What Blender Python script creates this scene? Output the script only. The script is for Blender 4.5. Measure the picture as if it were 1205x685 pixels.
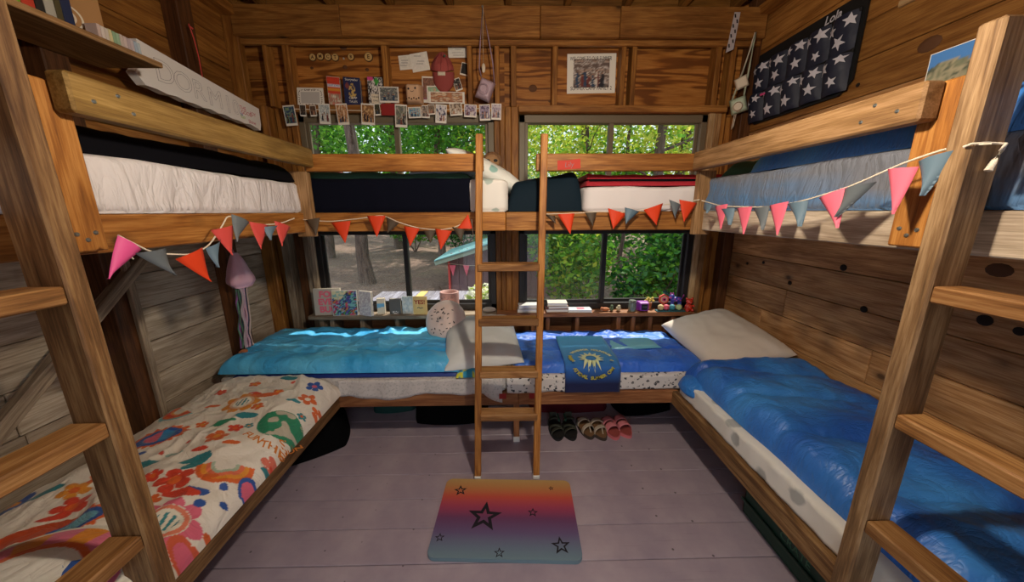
import bpy, bmesh, math, random
import numpy as np
from mathutils import Vector, Matrix, noise

for _o in list(bpy.data.objects): bpy.data.objects.remove(_o)
SC = bpy.context.scene
COL = SC.collection
random.seed(7)

# ------------------------------------------------------------ camera
F, PITCH, YAW, ROLL, HC = 400.4, math.radians(13.1485), math.radians(1.0087), math.radians(-.244), 1.5
_fw = Vector((math.sin(YAW)*math.cos(PITCH), math.cos(YAW)*math.cos(PITCH), -math.sin(PITCH)))
_rt = Vector((math.cos(YAW), -math.sin(YAW), 0)); _up = _rt.cross(_fw)
_r2 = _rt*math.cos(ROLL) + _up*math.sin(ROLL); _u2 = -_rt*math.sin(ROLL) + _up*math.cos(ROLL)
cam = bpy.data.cameras.new('camera'); cam.sensor_fit = 'HORIZONTAL'; cam.sensor_width = 36
cam.lens = 36*F/1205; cam.clip_start = .02; cam.clip_end = 200
camo = bpy.data.objects.new('camera', cam); COL.objects.link(camo)
_m = Matrix((_r2, _u2, -_fw)).transposed().to_4x4(); _m.translation = (0, 0, HC); camo.matrix_world = _m
SC.camera = camo
def _ray(x, y): return _r2*((x-602.5)/F) + _u2*(-(y-342.5)/F) + _fw
_C = Vector((0, 0, HC))
def by(x, y, Y): d = _ray(x, y); return _C + d*(Y/d.y)        # point on the plane Y = const
def bx(x, y, X): d = _ray(x, y); return _C + d*(X/d.x)        # point on the plane X = const
def bz(x, y, z): d = _ray(x, y); return _C + d*((z-HC)/d.z)   # point at height z

# ------------------------------------------------------------ light
w = bpy.data.worlds.new('sky'); SC.world = w; w.use_nodes = True
_bg = w.node_tree.nodes['Background']; _bg.inputs[0].default_value = (.80, .90, 1, 1); _bg.inputs[1].default_value = SKY_STRENGTH = 1.45
sun = bpy.data.lights.new('sun', 'SUN'); sun.energy = 7.0; sun.angle = math.radians(1.2); sun.color = (1, .93, .80)
suno = bpy.data.objects.new('sun', sun); COL.objects.link(suno)
suno.rotation_euler = Vector((-.42, -.80, -1.45)).to_track_quat('-Z', 'Y').to_euler()
SC.view_settings.view_transform = 'Standard'; SC.view_settings.look = 'None'
SC.view_settings.gamma = 1; SC.view_settings.use_curve_mapping = False
SC.view_settings.exposure = 0.0
LAMP_GLOW = 860.0

# ------------------------------------------------------------ helpers
def lin(c):
    if isinstance(c, str): c = tuple(int(c[i:i+2], 16) for i in (0, 2, 4))
    return tuple(((v/255)/12.92 if v/255 <= .04045 else ((v/255+.055)/1.055)**2.4) for v in c[:3])
def lin4(c): return lin(c)+(1,)
MATS = {}
class NT:
    def __init__(s, name):
        s.m = bpy.data.materials.new(name); s.m.use_nodes = True; s.t = s.m.node_tree; s.n = s.t.nodes
        s.b = s.n['Principled BSDF']; MATS[name] = s.m
    def add(s, typ, **kw):
        n = s.n.new(typ)
        for k, v in kw.items():
            if k.startswith('i_'):
                k = k[2:]; k = int(k) if k.isdigit() else k
                n.inputs[k].default_value = v
            else: setattr(n, k, v)
        return n
    def l(s, a, b): s.t.links.new(a, b)
    def ramp(s, fac, stops):
        r = s.add('ShaderNodeValToRGB'); e = r.color_ramp.elements
        while len(e) < len(stops): e.new(.5)
        for q, (p, c) in zip(e, stops): q.position = p; q.color = c
        s.l(fac, r.inputs[0]); return r.outputs[0]
    def math(s, op, a, b=None, c=None):
        n = s.add('ShaderNodeMath', operation=op)
        for i, v in enumerate((a, b, c)):
            if v is None: continue
            if isinstance(v, (int, float)): n.inputs[i].default_value = v
            else: s.l(v, n.inputs[i])
        return n.outputs[0]
    def mix(s, fac, a, b, typ='MIX'):
        n = s.add('ShaderNodeMix', data_type='RGBA', blend_type=typ)
        for sock, v in ((n.inputs[0], fac), (n.inputs[6], a), (n.inputs[7], b)):
            if isinstance(v, (int, float)): sock.default_value = v
            elif isinstance(v, tuple): sock.default_value = v
            else: s.l(v, sock)
        return n.outputs[2]
    def bump(s, h, strength, dist=.01):
        n = s.add('ShaderNodeBump'); n.inputs['Strength'].default_value = strength; n.inputs['Distance'].default_value = dist
        s.l(h, n.inputs['Height']); s.l(n.outputs[0], s.b.inputs['Normal'])

def wood(name, dark, mid, light, knots=.5, rough=.55, bands=1.0, stain=.35, var=.16, spec=.3, grain=.16):
    t = NT(name)
    at = t.add('ShaderNodeAttribute', attribute_name='gv'); oi = t.add('ShaderNodeObjectInfo')
    off = t.add('ShaderNodeCombineXYZ'); k1 = t.math('MULTIPLY', oi.outputs['Random'], 53.); k2 = t.math('MULTIPLY', oi.outputs['Random'], 17.3)
    t.l(k1, off.inputs[0]); t.l(k2, off.inputs[1]); t.l(k1, off.inputs[2])
    va = t.add('ShaderNodeVectorMath', operation='ADD'); t.l(at.outputs['Vector'], va.inputs[0]); t.l(off.outputs[0], va.inputs[1])
    def co(x, y, z):
        m = t.add('ShaderNodeVectorMath', operation='MULTIPLY'); t.l(va.outputs[0], m.inputs[0]); m.inputs[1].default_value = (x, y, z); return m.outputs[0]
    wv = t.add('ShaderNodeTexNoise', i_Scale=1., i_Detail=2., i_Roughness=.5, i_Distortion=.3); t.l(co(.9, 9, 9), wv.inputs['Vector'])
    rings = t.math('MULTIPLY_ADD', t.math('SINE', t.math('MULTIPLY', wv.outputs['Fac'], 46.*bands)), .5, .5)
    rings = t.math('POWER', rings, 2.2)
    st = t.add('ShaderNodeTexNoise', i_Scale=1., i_Detail=4., i_Roughness=.65); t.l(co(9, 190, 190), st.inputs['Vector'])
    fac = t.math('ADD', t.math('MULTIPLY', rings, grain), t.math('MULTIPLY', st.outputs['Fac'], .80))
    c = t.ramp(fac, [(.30, lin4(light)), (.49, lin4(mid)), (.74, lin4(dark))])
    sn = t.add('ShaderNodeTexNoise', i_Scale=1., i_Detail=3., i_Roughness=.6); t.l(co(1.8, 6, 6), sn.inputs['Vector'])
    stn = t.ramp(sn.outputs['Fac'], [(.38, (1-stain, 1-stain*1.1, 1-stain*1.15, 1)), (.62, (1.0, 1.0, 1.0, 1))])
    c = t.mix(1., c, stn, 'MULTIPLY')
    vo = t.add('ShaderNodeTexVoronoi', i_Scale=1.); t.l(co(4.2, 6.5, 6.5), vo.inputs['Vector'])
    sep = t.add('ShaderNodeSeparateColor'); t.l(vo.outputs['Color'], sep.inputs[0])
    gate = t.math('LESS_THAN', sep.outputs[0], knots*.45)
    kn = t.ramp(vo.outputs['Distance'], [(.06, (1, 1, 1, 1)), (.11, (.45, .45, .45, 1)), (.22, (0, 0, 0, 1))])
    kf = t.math('MULTIPLY', kn, t.math('MULTIPLY', gate, .88))
    c = t.mix(kf, c, tuple(v*.22 for v in lin(dark))+(1,))
    vr = t.math('ADD', t.math('MULTIPLY', oi.outputs['Random'], 2*var), 1-var)
    cc = t.add('ShaderNodeCombineColor'); [t.l(vr, cc.inputs[i]) for i in range(3)]
    c = t.mix(1., c, cc.outputs[0], 'MULTIPLY')
    t.l(c, t.b.inputs['Base Color']); t.b.inputs['Roughness'].default_value = rough; t.b.inputs['Specular IOR Level'].default_value = spec
    t.bump(fac, .35, .002); return t.m
def plain(name, c, rough=.6, metal=0., bump=0., scale=60., var=0., sheen=0., spec=.5, trans=0., alpha=1.):
    t = NT(name); t.b.inputs['Base Color'].default_value = lin4(c); t.b.inputs['Roughness'].default_value = rough; t.b.inputs['Metallic'].default_value = metal
    t.b.inputs['Sheen Weight'].default_value = sheen; t.b.inputs['Specular IOR Level'].default_value = spec
    if bump or var:
        tc = t.add('ShaderNodeTexCoord'); n = t.add('ShaderNodeTexNoise', i_Scale=scale, i_Detail=3.); t.l(tc.outputs['Object'], n.inputs['Vector'])
        if bump: t.bump(n.outputs['Fac'], bump, .004)
        if var:
            r = t.ramp(n.outputs['Fac'], [(.3, tuple(v*(1-var) for v in lin(c))+(1,)), (.7, tuple(min(1, v*(1+var)) for v in lin(c))+(1,))]); t.l(r, t.b.inputs['Base Color'])
    return t.m
def vcol(name, rough=.7, bump=0., scale=40., sheen=0., spec=.4, stretch=(1, 1, 1), crease=False):
    t = NT(name); a = t.add('ShaderNodeAttribute', attribute_name='Col'); t.l(a.outputs['Color'], t.b.inputs['Base Color'])
    t.b.inputs['Roughness'].default_value = rough; t.b.inputs['Sheen Weight'].default_value = sheen; t.b.inputs['Specular IOR Level'].default_value = spec
    if bump:
        tc = t.add('ShaderNodeTexCoord'); mp = t.add('ShaderNodeVectorMath', operation='MULTIPLY'); mp.inputs[1].default_value = stretch
        t.l(tc.outputs['Object'], mp.inputs[0]); n = t.add('ShaderNodeTexNoise', i_Scale=scale, i_Detail=4., i_Distortion=1.2); t.l(mp.outputs[0], n.inputs['Vector'])
        h = n.outputs['Fac']
        if crease:
            n2 = t.add('ShaderNodeTexNoise', i_Scale=scale*2.6, i_Detail=2., i_Distortion=.8); t.l(mp.outputs[0], n2.inputs['Vector'])
            f = lambda q: t.math('POWER', t.math('ABSOLUTE', t.math('MULTIPLY_ADD', q, 2., -1.)), .6)
            h = t.math('ADD', f(h), t.math('MULTIPLY', f(n2.outputs['Fac']), .45))
        t.bump(h, bump, .016 if crease else .006)
    return t.m

WM = {}
def setw(o, M, parent=None):
    COL.objects.link(o)
    if parent is not None:
        o.parent = parent; o.matrix_parent_inverse = WM[parent].inverted()
    o.matrix_basis = M; WM[o] = M.copy(); return o
def tag(o, label=None, cat=None, group=None, kind=None):
    if label: o['label'] = label
    if cat: o['category'] = cat
    if group: o['group'] = group
    if kind: o['kind'] = kind
    return o
def thing(name, label, cat, loc, group=None):
    o = bpy.data.objects.new(name, None); o.empty_display_size = .05
    setw(o, Matrix.Translation(Vector(loc))); return tag(o, label, cat, group)
def struct(name, loc=(0, 0, 0)):
    o = bpy.data.objects.new(name, None); o.empty_display_size = .05
    setw(o, Matrix.Translation(Vector(loc))); o['kind'] = 'structure'; return o
def mk(name, V, Fc, mat, parent=None, smooth=False, col=None, gv=None, M=None):
    """one mesh object; V in world coordinates (or local to M when given)"""
    V = np.asarray([tuple(v) for v in V], float) if not isinstance(V, np.ndarray) else V.astype(float)
    if M is None:
        lo, hi = V.min(0), V.max(0); c = np.array([(lo[0]+hi[0])/2, (lo[1]+hi[1])/2, lo[2]])
        V = V-c; M = Matrix.Translation(Vector(c))
    me = bpy.data.meshes.new(name); me.from_pydata(V.tolist(), [], Fc if isinstance(Fc, list) else Fc.tolist())
    if smooth: me.shade_smooth()
    if col is not None:
        a = me.color_attributes.new('Col', 'FLOAT_COLOR', 'POINT'); c4 = np.ones((len(V), 4), np.float32); c4[:, :3] = col; a.data.foreach_set('color', c4.ravel())
    if gv is not None:
        a = me.attributes.new('gv', 'FLOAT_VECTOR', 'POINT'); a.data.foreach_set('vector', np.asarray(gv, np.float32).ravel())
    me.materials.append(MATS[mat] if isinstance(mat, str) else mat)
    o = bpy.data.objects.new(name, me); return setw(o, M, parent)
def board(name, c, s, mat, parent=None, rot=None, bev=.004, long=None):
    """bevelled board: centre c, size s, grain along its longest side"""
    bm = bmesh.new(); bmesh.ops.create_cube(bm, size=1.)
    for v in bm.verts: v.co = Vector((v.co.x*s[0], v.co.y*s[1], v.co.z*s[2]))
    b = min(bev, min(s)*.3)
    if b > .0005: bmesh.ops.bevel(bm, geom=bm.edges[:], offset=b, segments=1, affect='EDGES')
    me = bpy.data.meshes.new(name); bm.to_mesh(me); bm.free()
    order = sorted(range(3), key=lambda i: -s[i])
    if long is not None: order = [long]+[i for i in order if i != long]
    co = np.zeros(len(me.vertices)*3, np.float32); me.vertices.foreach_get('co', co); co = co.reshape(-1, 3)
    a = me.attributes.new('gv', 'FLOAT_VECTOR', 'POINT'); a.data.foreach_set('vector', np.ascontiguousarray(co[:, order]).ravel())
    me.materials.append(MATS[mat] if isinstance(mat, str) else mat)
    M = Matrix.Translation(Vector(c))
    if rot is not None: M = M @ (rot.to_4x4() if hasattr(rot, 'to_4x4') else rot)
    return setw(bpy.data.objects.new(name, me), M, parent)
def bb(name, lo, hi, mat, parent=None, bev=.004, long=None):
    return board(name, [(a+b)/2 for a, b in zip(lo, hi)], [abs(b-a) for a, b in zip(lo, hi)], mat, parent, None, bev, long)
def beam(name, p0, p1, wd, th, mat, parent=None, side=(1, 0, 0), bev=.004):
    p0, p1 = Vector(p0), Vector(p1); z = (p1-p0).normalized(); x = Vector(side); x = (x-z*x.dot(z)).normalized(); y = z.cross(x)
    return board(name, (p0+p1)/2, (wd, th, (p1-p0).length), mat, parent, Matrix((x, y, z)).transposed(), bev)
def gridmesh(name, P, mat, parent=None, col=None, smooth=True, closed_u=False, closed_v=False, M=None, caps=False):
    P = np.asarray(P, float); nu, nv = P.shape[:2]; V = P.reshape(-1, 3); Fc = []
    for i in range(nu if closed_u else nu-1):
        for j in range(nv if closed_v else nv-1):
            a, b = i*nv+j, ((i+1) % nu)*nv+j; c, d = ((i+1) % nu)*nv+(j+1) % nv, i*nv+(j+1) % nv
            Fc.append((a, b, c, d))
    if caps: Fc.append(tuple(range(nv))[::-1]); Fc.append(tuple((nu-1)*nv+j for j in range(nv)))
    o = mk(name, V, Fc, mat, parent, smooth, None if col is None else np.asarray(col).reshape(-1, 3), None, M)
    if caps:
        pg = o.data.polygons; pg[len(pg)-1].use_smooth = False; pg[len(pg)-2].use_smooth = False
    return o
def tube(name, pts, r, mat, parent=None, n=6, smooth=True, col=None):
    pts = [Vector(p) for p in pts]; rr = r if isinstance(r, (list, tuple)) else [r]*len(pts); P = []
    for i, p in enumerate(pts):
        d = (pts[min(i+1, len(pts)-1)]-pts[max(i-1, 0)]).normalized()
        x = d.cross(Vector((0, 0, 1)) if abs(d.z) < .9 else Vector((1, 0, 0))).normalized(); y = d.cross(x)
        P.append([tuple(p+x*rr[i]*math.cos(k*2*math.pi/n)+y*rr[i]*math.sin(k*2*math.pi/n)) for k in range(n)])
    return gridmesh(name, P, mat, parent, smooth=smooth, closed_v=True, caps=True)
def lathe(name, prof, c, mat, parent=None, n=20, M=None, smooth=True):
    P = [[(r*math.cos(k*2*math.pi/n), r*math.sin(k*2*math.pi/n), z) for k in range(n)] for r, z in prof]
    MM = Matrix.Translation(Vector(c)) if M is None else Matrix.Translation(Vector(c)) @ M
    return gridmesh(name, P, mat, parent, smooth=smooth, closed_v=True, caps=True, M=MM)
def prism(name, poly, th, M, mat, parent=None, smooth=False, bev=0):
    """outline in local XY, extruded th in +Z"""
    n = len(poly); V = [(x, y, 0) for x, y in poly]+[(x, y, th) for x, y in poly]
    Fc = [tuple(range(n))[::-1], tuple(range(n, 2*n))]+[(i, (i+1) % n, n+(i+1) % n, n+i) for i in range(n)]
    return mk(name, V, Fc, mat, parent, smooth, M=M)
def frame_m(o, x, y):
    x = Vector(x).normalized(); y = Vector(y); y = (y-x*y.dot(x)).normalized(); z = x.cross(y)
    M = Matrix((x, y, z)).transposed().to_4x4(); M.translation = Vector(o); return M
def fbm(x, y, z=0., o=3): return noise.fractal(Vector((x, y, z)), .9, 2., o)
def ridge(x, y, z=0.): return 1-abs(noise.noise(Vector((x, y, z))))*2
def text(name, s, size, M, mat, parent=None, ext=.0004, bold=0., spacing=1., shear=0., align='CENTER', conform=None, outline=0., fit=None):
    cu = bpy.data.curves.new(name, 'FONT'); cu.body = s; cu.size = size; cu.align_x = align; cu.align_y = 'CENTER'; cu.extrude = ext; cu.offset = bold; cu.space_character = spacing; cu.shear = shear; cu.resolution_u = 3
    if outline: cu.fill_mode = 'NONE'; cu.bevel_depth = outline; cu.bevel_resolution = 0
    o = bpy.data.objects.new(name, cu); COL.objects.link(o); dg = bpy.context.evaluated_depsgraph_get(); dg.update()
    me = bpy.data.meshes.new_from_object(o.evaluated_get(dg)); bpy.data.objects.remove(o); bpy.data.curves.remove(cu)
    me.name = name; me.materials.clear(); me.materials.append(MATS[mat] if isinstance(mat, str) else mat)
    if fit:
        xs = [v.co.x for v in me.vertices]; k_ = fit/(max(xs)-min(xs))
        for v in me.vertices: v.co.x *= k_
    if conform:
        for v in me.vertices:
            p = M @ v.co; p.z = conform(p.x, p.y)+.0012+v.co.z; v.co = M.inverted() @ p
    return setw(bpy.data.objects.new(name, me), M, parent)
def edgef(t, r, p=2.2):
    t = np.clip(np.minimum(t, 1-t)/max(r, 1e-6), 0, 1); return (1-(1-t)**p)**(1/p)
def knots(n, r):
    """n+1 parameters in 0..1, denser near the ends"""
    t = np.linspace(0, 1, n+1); return t*.6+(.5-.5*np.cos(np.pi*t))*.4
def pad(name, sx, sy, h, M, mat, parent=None, nx=40, ny=40, rx=.1, ry=.1, disp=None, colf=None, belly=0., p=2.2, sag=None, rnd=0., nobot=False):
    """closed cushion / mattress / quilt: footprint sx x sy, height h, rounded rim; belly>0 bulges below as well"""
    u, v = knots(nx, rx), knots(ny, ry); U, Vv = np.meshgrid(u, v, indexing='ij')
    E = edgef(U, rx, p)*edgef(Vv, ry, p); A_, B_ = U*2-1, Vv*2-1; X = A_*np.sqrt(1-rnd*B_**2/2)*sx/2; Y = B_*np.sqrt(1-rnd*A_**2/2)*sy/2
    D = np.zeros_like(X)
    if disp is not None:
        for i in range(X.shape[0]):
            for j in range(X.shape[1]): D[i, j] = disp(X[i, j], Y[i, j])
    Zt = E*h*(1-belly)+D*np.clip(E*1.5, 0, 1); Zb = -E*h*belly
    if sag is not None:
        S = np.array([[sag(X[i, j], Y[i, j]) for j in range(X.shape[1])] for i in range(X.shape[0])]); Zt = Zt+S; Zb = Zb+S
    top = np.stack([X, Y, Zt], -1); bot = np.stack([X, Y, Zb-.0005], -1)
    n0, n1 = X.shape; V = np.concatenate([top.reshape(-1, 3), bot.reshape(-1, 3)]); N = n0*n1; Fc = []
    for i in range(n0-1):
        for j in range(n1-1):
            a = i*n1+j; b = a+n1; Fc.append((a, b, b+1, a+1)); nobot or Fc.append((N+a, N+a+1, N+b+1, N+b))
    ring = [(i, 0) for i in range(n0)]+[(n0-1, j) for j in range(1, n1)]+[(i, n1-1) for i in range(n0-2, -1, -1)]+[(0, j) for j in range(n1-2, 0, -1)]
    ids = [i*n1+j for i, j in ring]
    if nobot:
        V = np.concatenate([top.reshape(-1, 3), bot.reshape(-1, 3)[ids]]); m_ = len(ids); Fc += [(ids[(k+1) % m_], ids[k], N+k, N+(k+1) % m_) for k in range(m_)]; Fc.append(tuple(N+k for k in range(m_)))
    for k in range(0 if nobot else len(ids)):
        a, b = ids[k], ids[(k+1) % len(ids)]; Fc.append((b, a, N+a, N+b))
    col = None
    if colf is not None:
        c = colf(X.ravel(), Y.ravel(), Zt.ravel()); col = np.concatenate([c, c[ids] if nobot else c])
    return mk(name, V, Fc, mat, parent, True, col, None, M)
def Tm(x, y, z, rz=0, rx=0, ry=0): return Matrix.Translation((x, y, z)) @ Matrix.Rotation(rz, 4, 'Z') @ Matrix.Rotation(ry, 4, 'Y') @ Matrix.Rotation(rx, 4, 'X')
def drape(name, path, width_dir, w, th, mat, parent=None, nw=10, colf=None, wob=0., sub=8):
    """sheet of cloth following a path (list of points), extended along width_dir by w, thickness th"""
    path = [Vector(p) for p in path]; wd = Vector(width_dir).normalized(); pts = []
    for i in range(len(path)-1):
        for k in range(sub): pts.append(path[i].lerp(path[i+1], k/sub))
    pts.append(path[-1])
    for _ in range(3): pts = [pts[0]]+[(pts[i-1]+pts[i]*2+pts[i+1])/4 for i in range(1, len(pts)-1)]+[pts[-1]]
    T, B = [], []
    for i, p in enumerate(pts):
        d = (pts[min(i+1, len(pts)-1)]-pts[max(i-1, 0)]).normalized(); n = wd.cross(d).normalized(); r1, r2 = [], []
        for j in range(nw+1):
            q = p+wd*(w*(j/nw-.5)); q = q+n*(wob*fbm(q.x*9, q.y*9, q.z*9)); r1.append(tuple(q+n*th/2)); r2.append(tuple(q-n*th/2))
        T.append(r1); B.append(r2[::-1])
    P = np.concatenate([np.array(T), np.array(B)], axis=1)
    col = None
    if colf is not None:
        n0 = len(pts); col = np.zeros((n0, 2*(nw+1), 3))
        for i in range(n0):
            for j in range(nw+1): c = colf(i/(n0-1), j/nw); col[i, j] = c; col[i, 2*nw+1-j] = c
    return gridmesh(name, P, mat, parent, col=col, closed_v=True)
def star_poly(r, ri=.42, n=5, rot=math.pi/2): return [((r if k % 2 == 0 else r*ri)*math.cos(rot+k*math.pi/n), (r if k % 2 == 0 else r*ri)*math.sin(rot+k*math.pi/n)) for k in range(2*n)]
# ------------------------------------------------------------ materials
wood('wood_back_stud', '6a421a', '94602a', 'b07c3c', .35)
wood('wood_plywood', '78461c', 'aa6c2e', 'c28644', .35, bands=.8, stain=.25, grain=.5)
wood('wood_header', '6e451d', '96642f', 'b07e42', .55)
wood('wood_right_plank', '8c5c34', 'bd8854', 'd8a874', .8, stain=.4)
wood('wood_left_plank', '84745f', 'b09f8a', 'ccbda9', .5, stain=.4)
wood('wood_rail', '68492e', '967249', 'b28c63', .45); wood('wood_rail_gold', '644924', '907039', 'aa8a50', .45)
wood('wood_rung', '5e3f20', '8c6034', 'aa8050', .4)
wood('wood_rail_warm', '6c401b', '9c642a', 'b88142', .4, stain=.3)
wood('wood_ladder', '46301a', '785634', '9c7a50', .6, stain=.4, var=.08); wood('wood_ladder_pale', '553f28', '866745', 'aa8b65', .6, stain=.4, var=.08)
wood('wood_weathered', '675749', '95836e', 'b5a48c', .4, bands=1.3)
wood('wood_dark_stud', '3c2412', '5a381e', '70482a', .35)
wood('wood_roof', '54371a', '76501f', '8c6230', .4)
wood('wood_pale', 'a8845a', 'c4a273', 'd6ba90', .2, var=.08)
wood('wood_sill', '6b4026', '8d5a36', 'a6744c', .3)
wood('wood_deck', '6e6a78', '8f8b98', 'a8a4b0', .1)
t = NT('paint_floor')
_g = t.add('ShaderNodeAttribute', attribute_name='gv'); _oi = t.add('ShaderNodeObjectInfo')
_gg = t.add('ShaderNodeTexCoord')
_n = t.add('ShaderNodeTexNoise', i_Scale=3.5, i_Detail=5., i_Roughness=.6); t.l(_gg.outputs['Object'], _n.inputs['Vector'])
_c = t.ramp(_n.outputs['Fac'], [(.3, lin4('978998')), (.55, lin4('aa9ba6')), (.75, lin4('b8aab2'))])
_mp = t.add('ShaderNodeVectorMath', operation='MULTIPLY'); _mp.inputs[1].default_value = (1.2, 70, 1); t.l(_gg.outputs['Object'], _mp.inputs[0])
_n2 = t.add('ShaderNodeTexNoise', i_Scale=1.5, i_Detail=4., i_Roughness=.7); t.l(_mp.outputs[0], _n2.inputs['Vector'])
_c = t.mix(t.ramp(_n2.outputs['Fac'], [(.62, (0, 0, 0, 1)), (.74, (.55, .55, .55, 1))]), _c, lin4('5d5050'))
_v = t.add('ShaderNodeTexVoronoi', i_Scale=9.); t.l(_gg.outputs['Object'], _v.inputs['Vector'])
_c = t.mix(t.ramp(_v.outputs['Distance'], [(.035, (.8, .8, .8, 1)), (.06, (0, 0, 0, 1))]), _c, lin4('3a3030'))
t.l(_c, t.b.inputs['Base Color']); t.b.inputs['Roughness'].default_value = .42; t.bump(_n2.outputs['Fac'], .25, .002)
t = NT('window_glass'); _o = t.n['Material Output']
_tr = t.add('ShaderNodeBsdfTransparent'); _tr.inputs[0].default_value = (.96, .97, .97, 1); _gl = t.add('ShaderNodeBsdfGlossy'); _gl.inputs['Roughness'].default_value = .03
_mx = t.add('ShaderNodeMixShader'); _mx.inputs[0].default_value = .02; t.l(_tr.outputs[0], _mx.inputs[1]); t.l(_gl.outputs[0], _mx.inputs[2]); t.l(_mx.outputs[0], _o.inputs[0])
t = NT('insect_screen'); _o = t.n['Material Output']
_tr = t.add('ShaderNodeBsdfTransparent'); _df = t.add('ShaderNodeBsdfDiffuse'); _df.inputs[0].default_value = lin4('a8a89c')
_mx = t.add('ShaderNodeMixShader'); _mx.inputs[0].default_value = .07; t.l(_tr.outputs[0], _mx.inputs[1]); t.l(_df.outputs[0], _mx.inputs[2]); t.l(_mx.outputs[0], _o.inputs[0])
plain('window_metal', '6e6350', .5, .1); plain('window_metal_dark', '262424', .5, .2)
plain('screw_steel', '9aa09c', .35, .9); plain('nail_dark', '2a1c12', .7)
plain('white_paper', 'e9e5dc', .7); plain('cream', 'd9cdb8', .7); plain('ink', '1d1a20', .7); plain('ink_grey', '77727a', .8)
plain('rope_cream', 'd8ccb8', .8, bump=.4, scale=300)
plain('flag_orange', 'd63c0e', .6); plain('flag_red', 'cf4a44', .6); plain('flag_pink', 'e86a80', .6); plain('flag_hotpink', 'd84f8c', .6)
plain('flag_grey', '5d6468', .6); plain('flag_brown', '4e4030', .6); plain('flag_slate', '5a7180', .6)
plain('fab_white', 'd6d0cf', .85, bump=.15, scale=25); plain('fab_black', '08080e', .9, spec=.12); plain('fab_navy', '070a18', .9, bump=.3, scale=18, spec=.12); plain('fab_teal_dark', '081c28', .8, bump=.3, scale=14, spec=.2)
plain('fab_red', 'a8202e', .8, bump=.6, scale=70); plain('fab_green', '2f5a48', .8, bump=.5, scale=30)
plain('leather_black', '0b0b0c', .5); plain('cap_red', 'a8504c', .85, bump=.2, scale=120)
plain('bag_pink', 'e0b0c4', .35, bump=.4, scale=22, spec=.6)
plain('tape_blue', '1d3f94', .6); plain('tape_red', '8f1a1a', .7)
plain('crate_green', '123a2c', .5); plain('foam_white', 'f4eeea', .8, bump=.25, scale=90)
vcol('print_paper', .6); vcol('print_fabric', .55, .45, 6, .1, crease=True); vcol('fabric_soft', .85, .2, 30, .2)
vcol('nylon', .42, .42, 5, spec=.5, stretch=(1.3, 2.0, 1), crease=True); vcol('plastic', .35); vcol('fabric_pleat', .85, .75, 4, .1, stretch=(2.4, 2.4, .55), crease=True)

# ------------------------------------------------------------ the shell
XL, XR, YB, YS = -1.89, 1.82, 2.79, 2.70      # plank faces left/right, sheathing face, stud face at the back
Y0, ZT = -.45, 2.98
floor = struct('floor')
y = 1.535-.175*11
while y < YB+.02:
    bb('floor_plank', (XL-.02, y+.0015, -.03), (XR+.02, min(y+.1735, YB+.06), 0), 'paint_floor', floor, .0025); y += .175
wl = struct('wall_left', (XL, 1.2, 0)); wr = struct('wall_right', (XR, 1.2, 0)); wb = struct('wall_back', (0, YB, 0)); ce = struct('ceiling', (0, 1.2, ZT))
z = .8345-.18*5
while z < ZT:
    a = .6+random.random()*1.4
    for y0, y1 in ((Y0, a), (a, YB+.02)):
        bb('wall_plank', (XL-.03, y0+.0015, max(z, -.03)+.0018), (XL-random.random()*.003, y1-.0015, min(z+.18, ZT)-.0018), 'wood_left_plank' if z < 1.25 else 'wood_back_stud', wl, .003)
    z += .18
z = .997-.178*6
rowi = 0
while z < ZT:
    jn = {5: [2.12], 6: []}.get(rowi, []); z0, z1 = max(z, -.03), min(z+.178, ZT)
    if rowi == 4: jn = [1.55, 2.3]
    elif rowi == 9: jn = [1.3]
    ys = [Y0]+sorted(jn)+[YB+.02]
    for y0, y1 in zip(ys, ys[1:]):
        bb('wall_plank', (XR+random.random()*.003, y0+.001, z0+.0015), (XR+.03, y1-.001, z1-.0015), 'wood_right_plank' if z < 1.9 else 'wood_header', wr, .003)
    z += .178; rowi += 1
for y0, y1 in zip((Y0, 1.0, 2.0), (1.0, 2.0, YB+.02)):   # outer boarding closes the joints
    bb('sheathing', (XL-.05, y0, -.03), (XL-.031, y1, ZT), 'wood_dark_stud', wl, 0); bb('sheathing', (XR+.031, y0, -.03), (XR+.05, y1, ZT), 'wood_dark_stud', wr, 0)
# left wall studs, brace
for y0, wd, m in ((2.215, .10, 'wood_dark_stud'), (1.535, .09, 'wood_dark_stud'), (.80, .05, 'wood_dark_stud'), (2.66, .06, 'wood_back_stud')):
    bb('stud', (XL, y0, 0), (-1.80, y0+wd, ZT), m, wl)
bb('stud', (-1.80, 1.60, .45), (-1.775, 1.632, 1.36), 'wood_weathered', wl)
beam('brace', (-1.785, .62, .36), (-1.785, 1.72, 1.305), .045, .05, 'wood_weathered', wl)
bb('top_plate', (XL, Y0, 2.78), (-1.79, YB, 2.84), 'wood_back_stud', wl)
# right wall: dark corner stud, battens near the top
bb('stud', (1.742, 2.70, 0), (XR, YB, ZT), 'wood_dark_stud', wr)
bb('batten', (XR-.02, 1.15, 2.40), (XR, 1.78, 2.43), 'wood_pale', wr)
bb('top_plate', (1.74, Y0, 2.80), (XR, YB, 2.86), 'wood_back_stud', wr)
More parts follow.
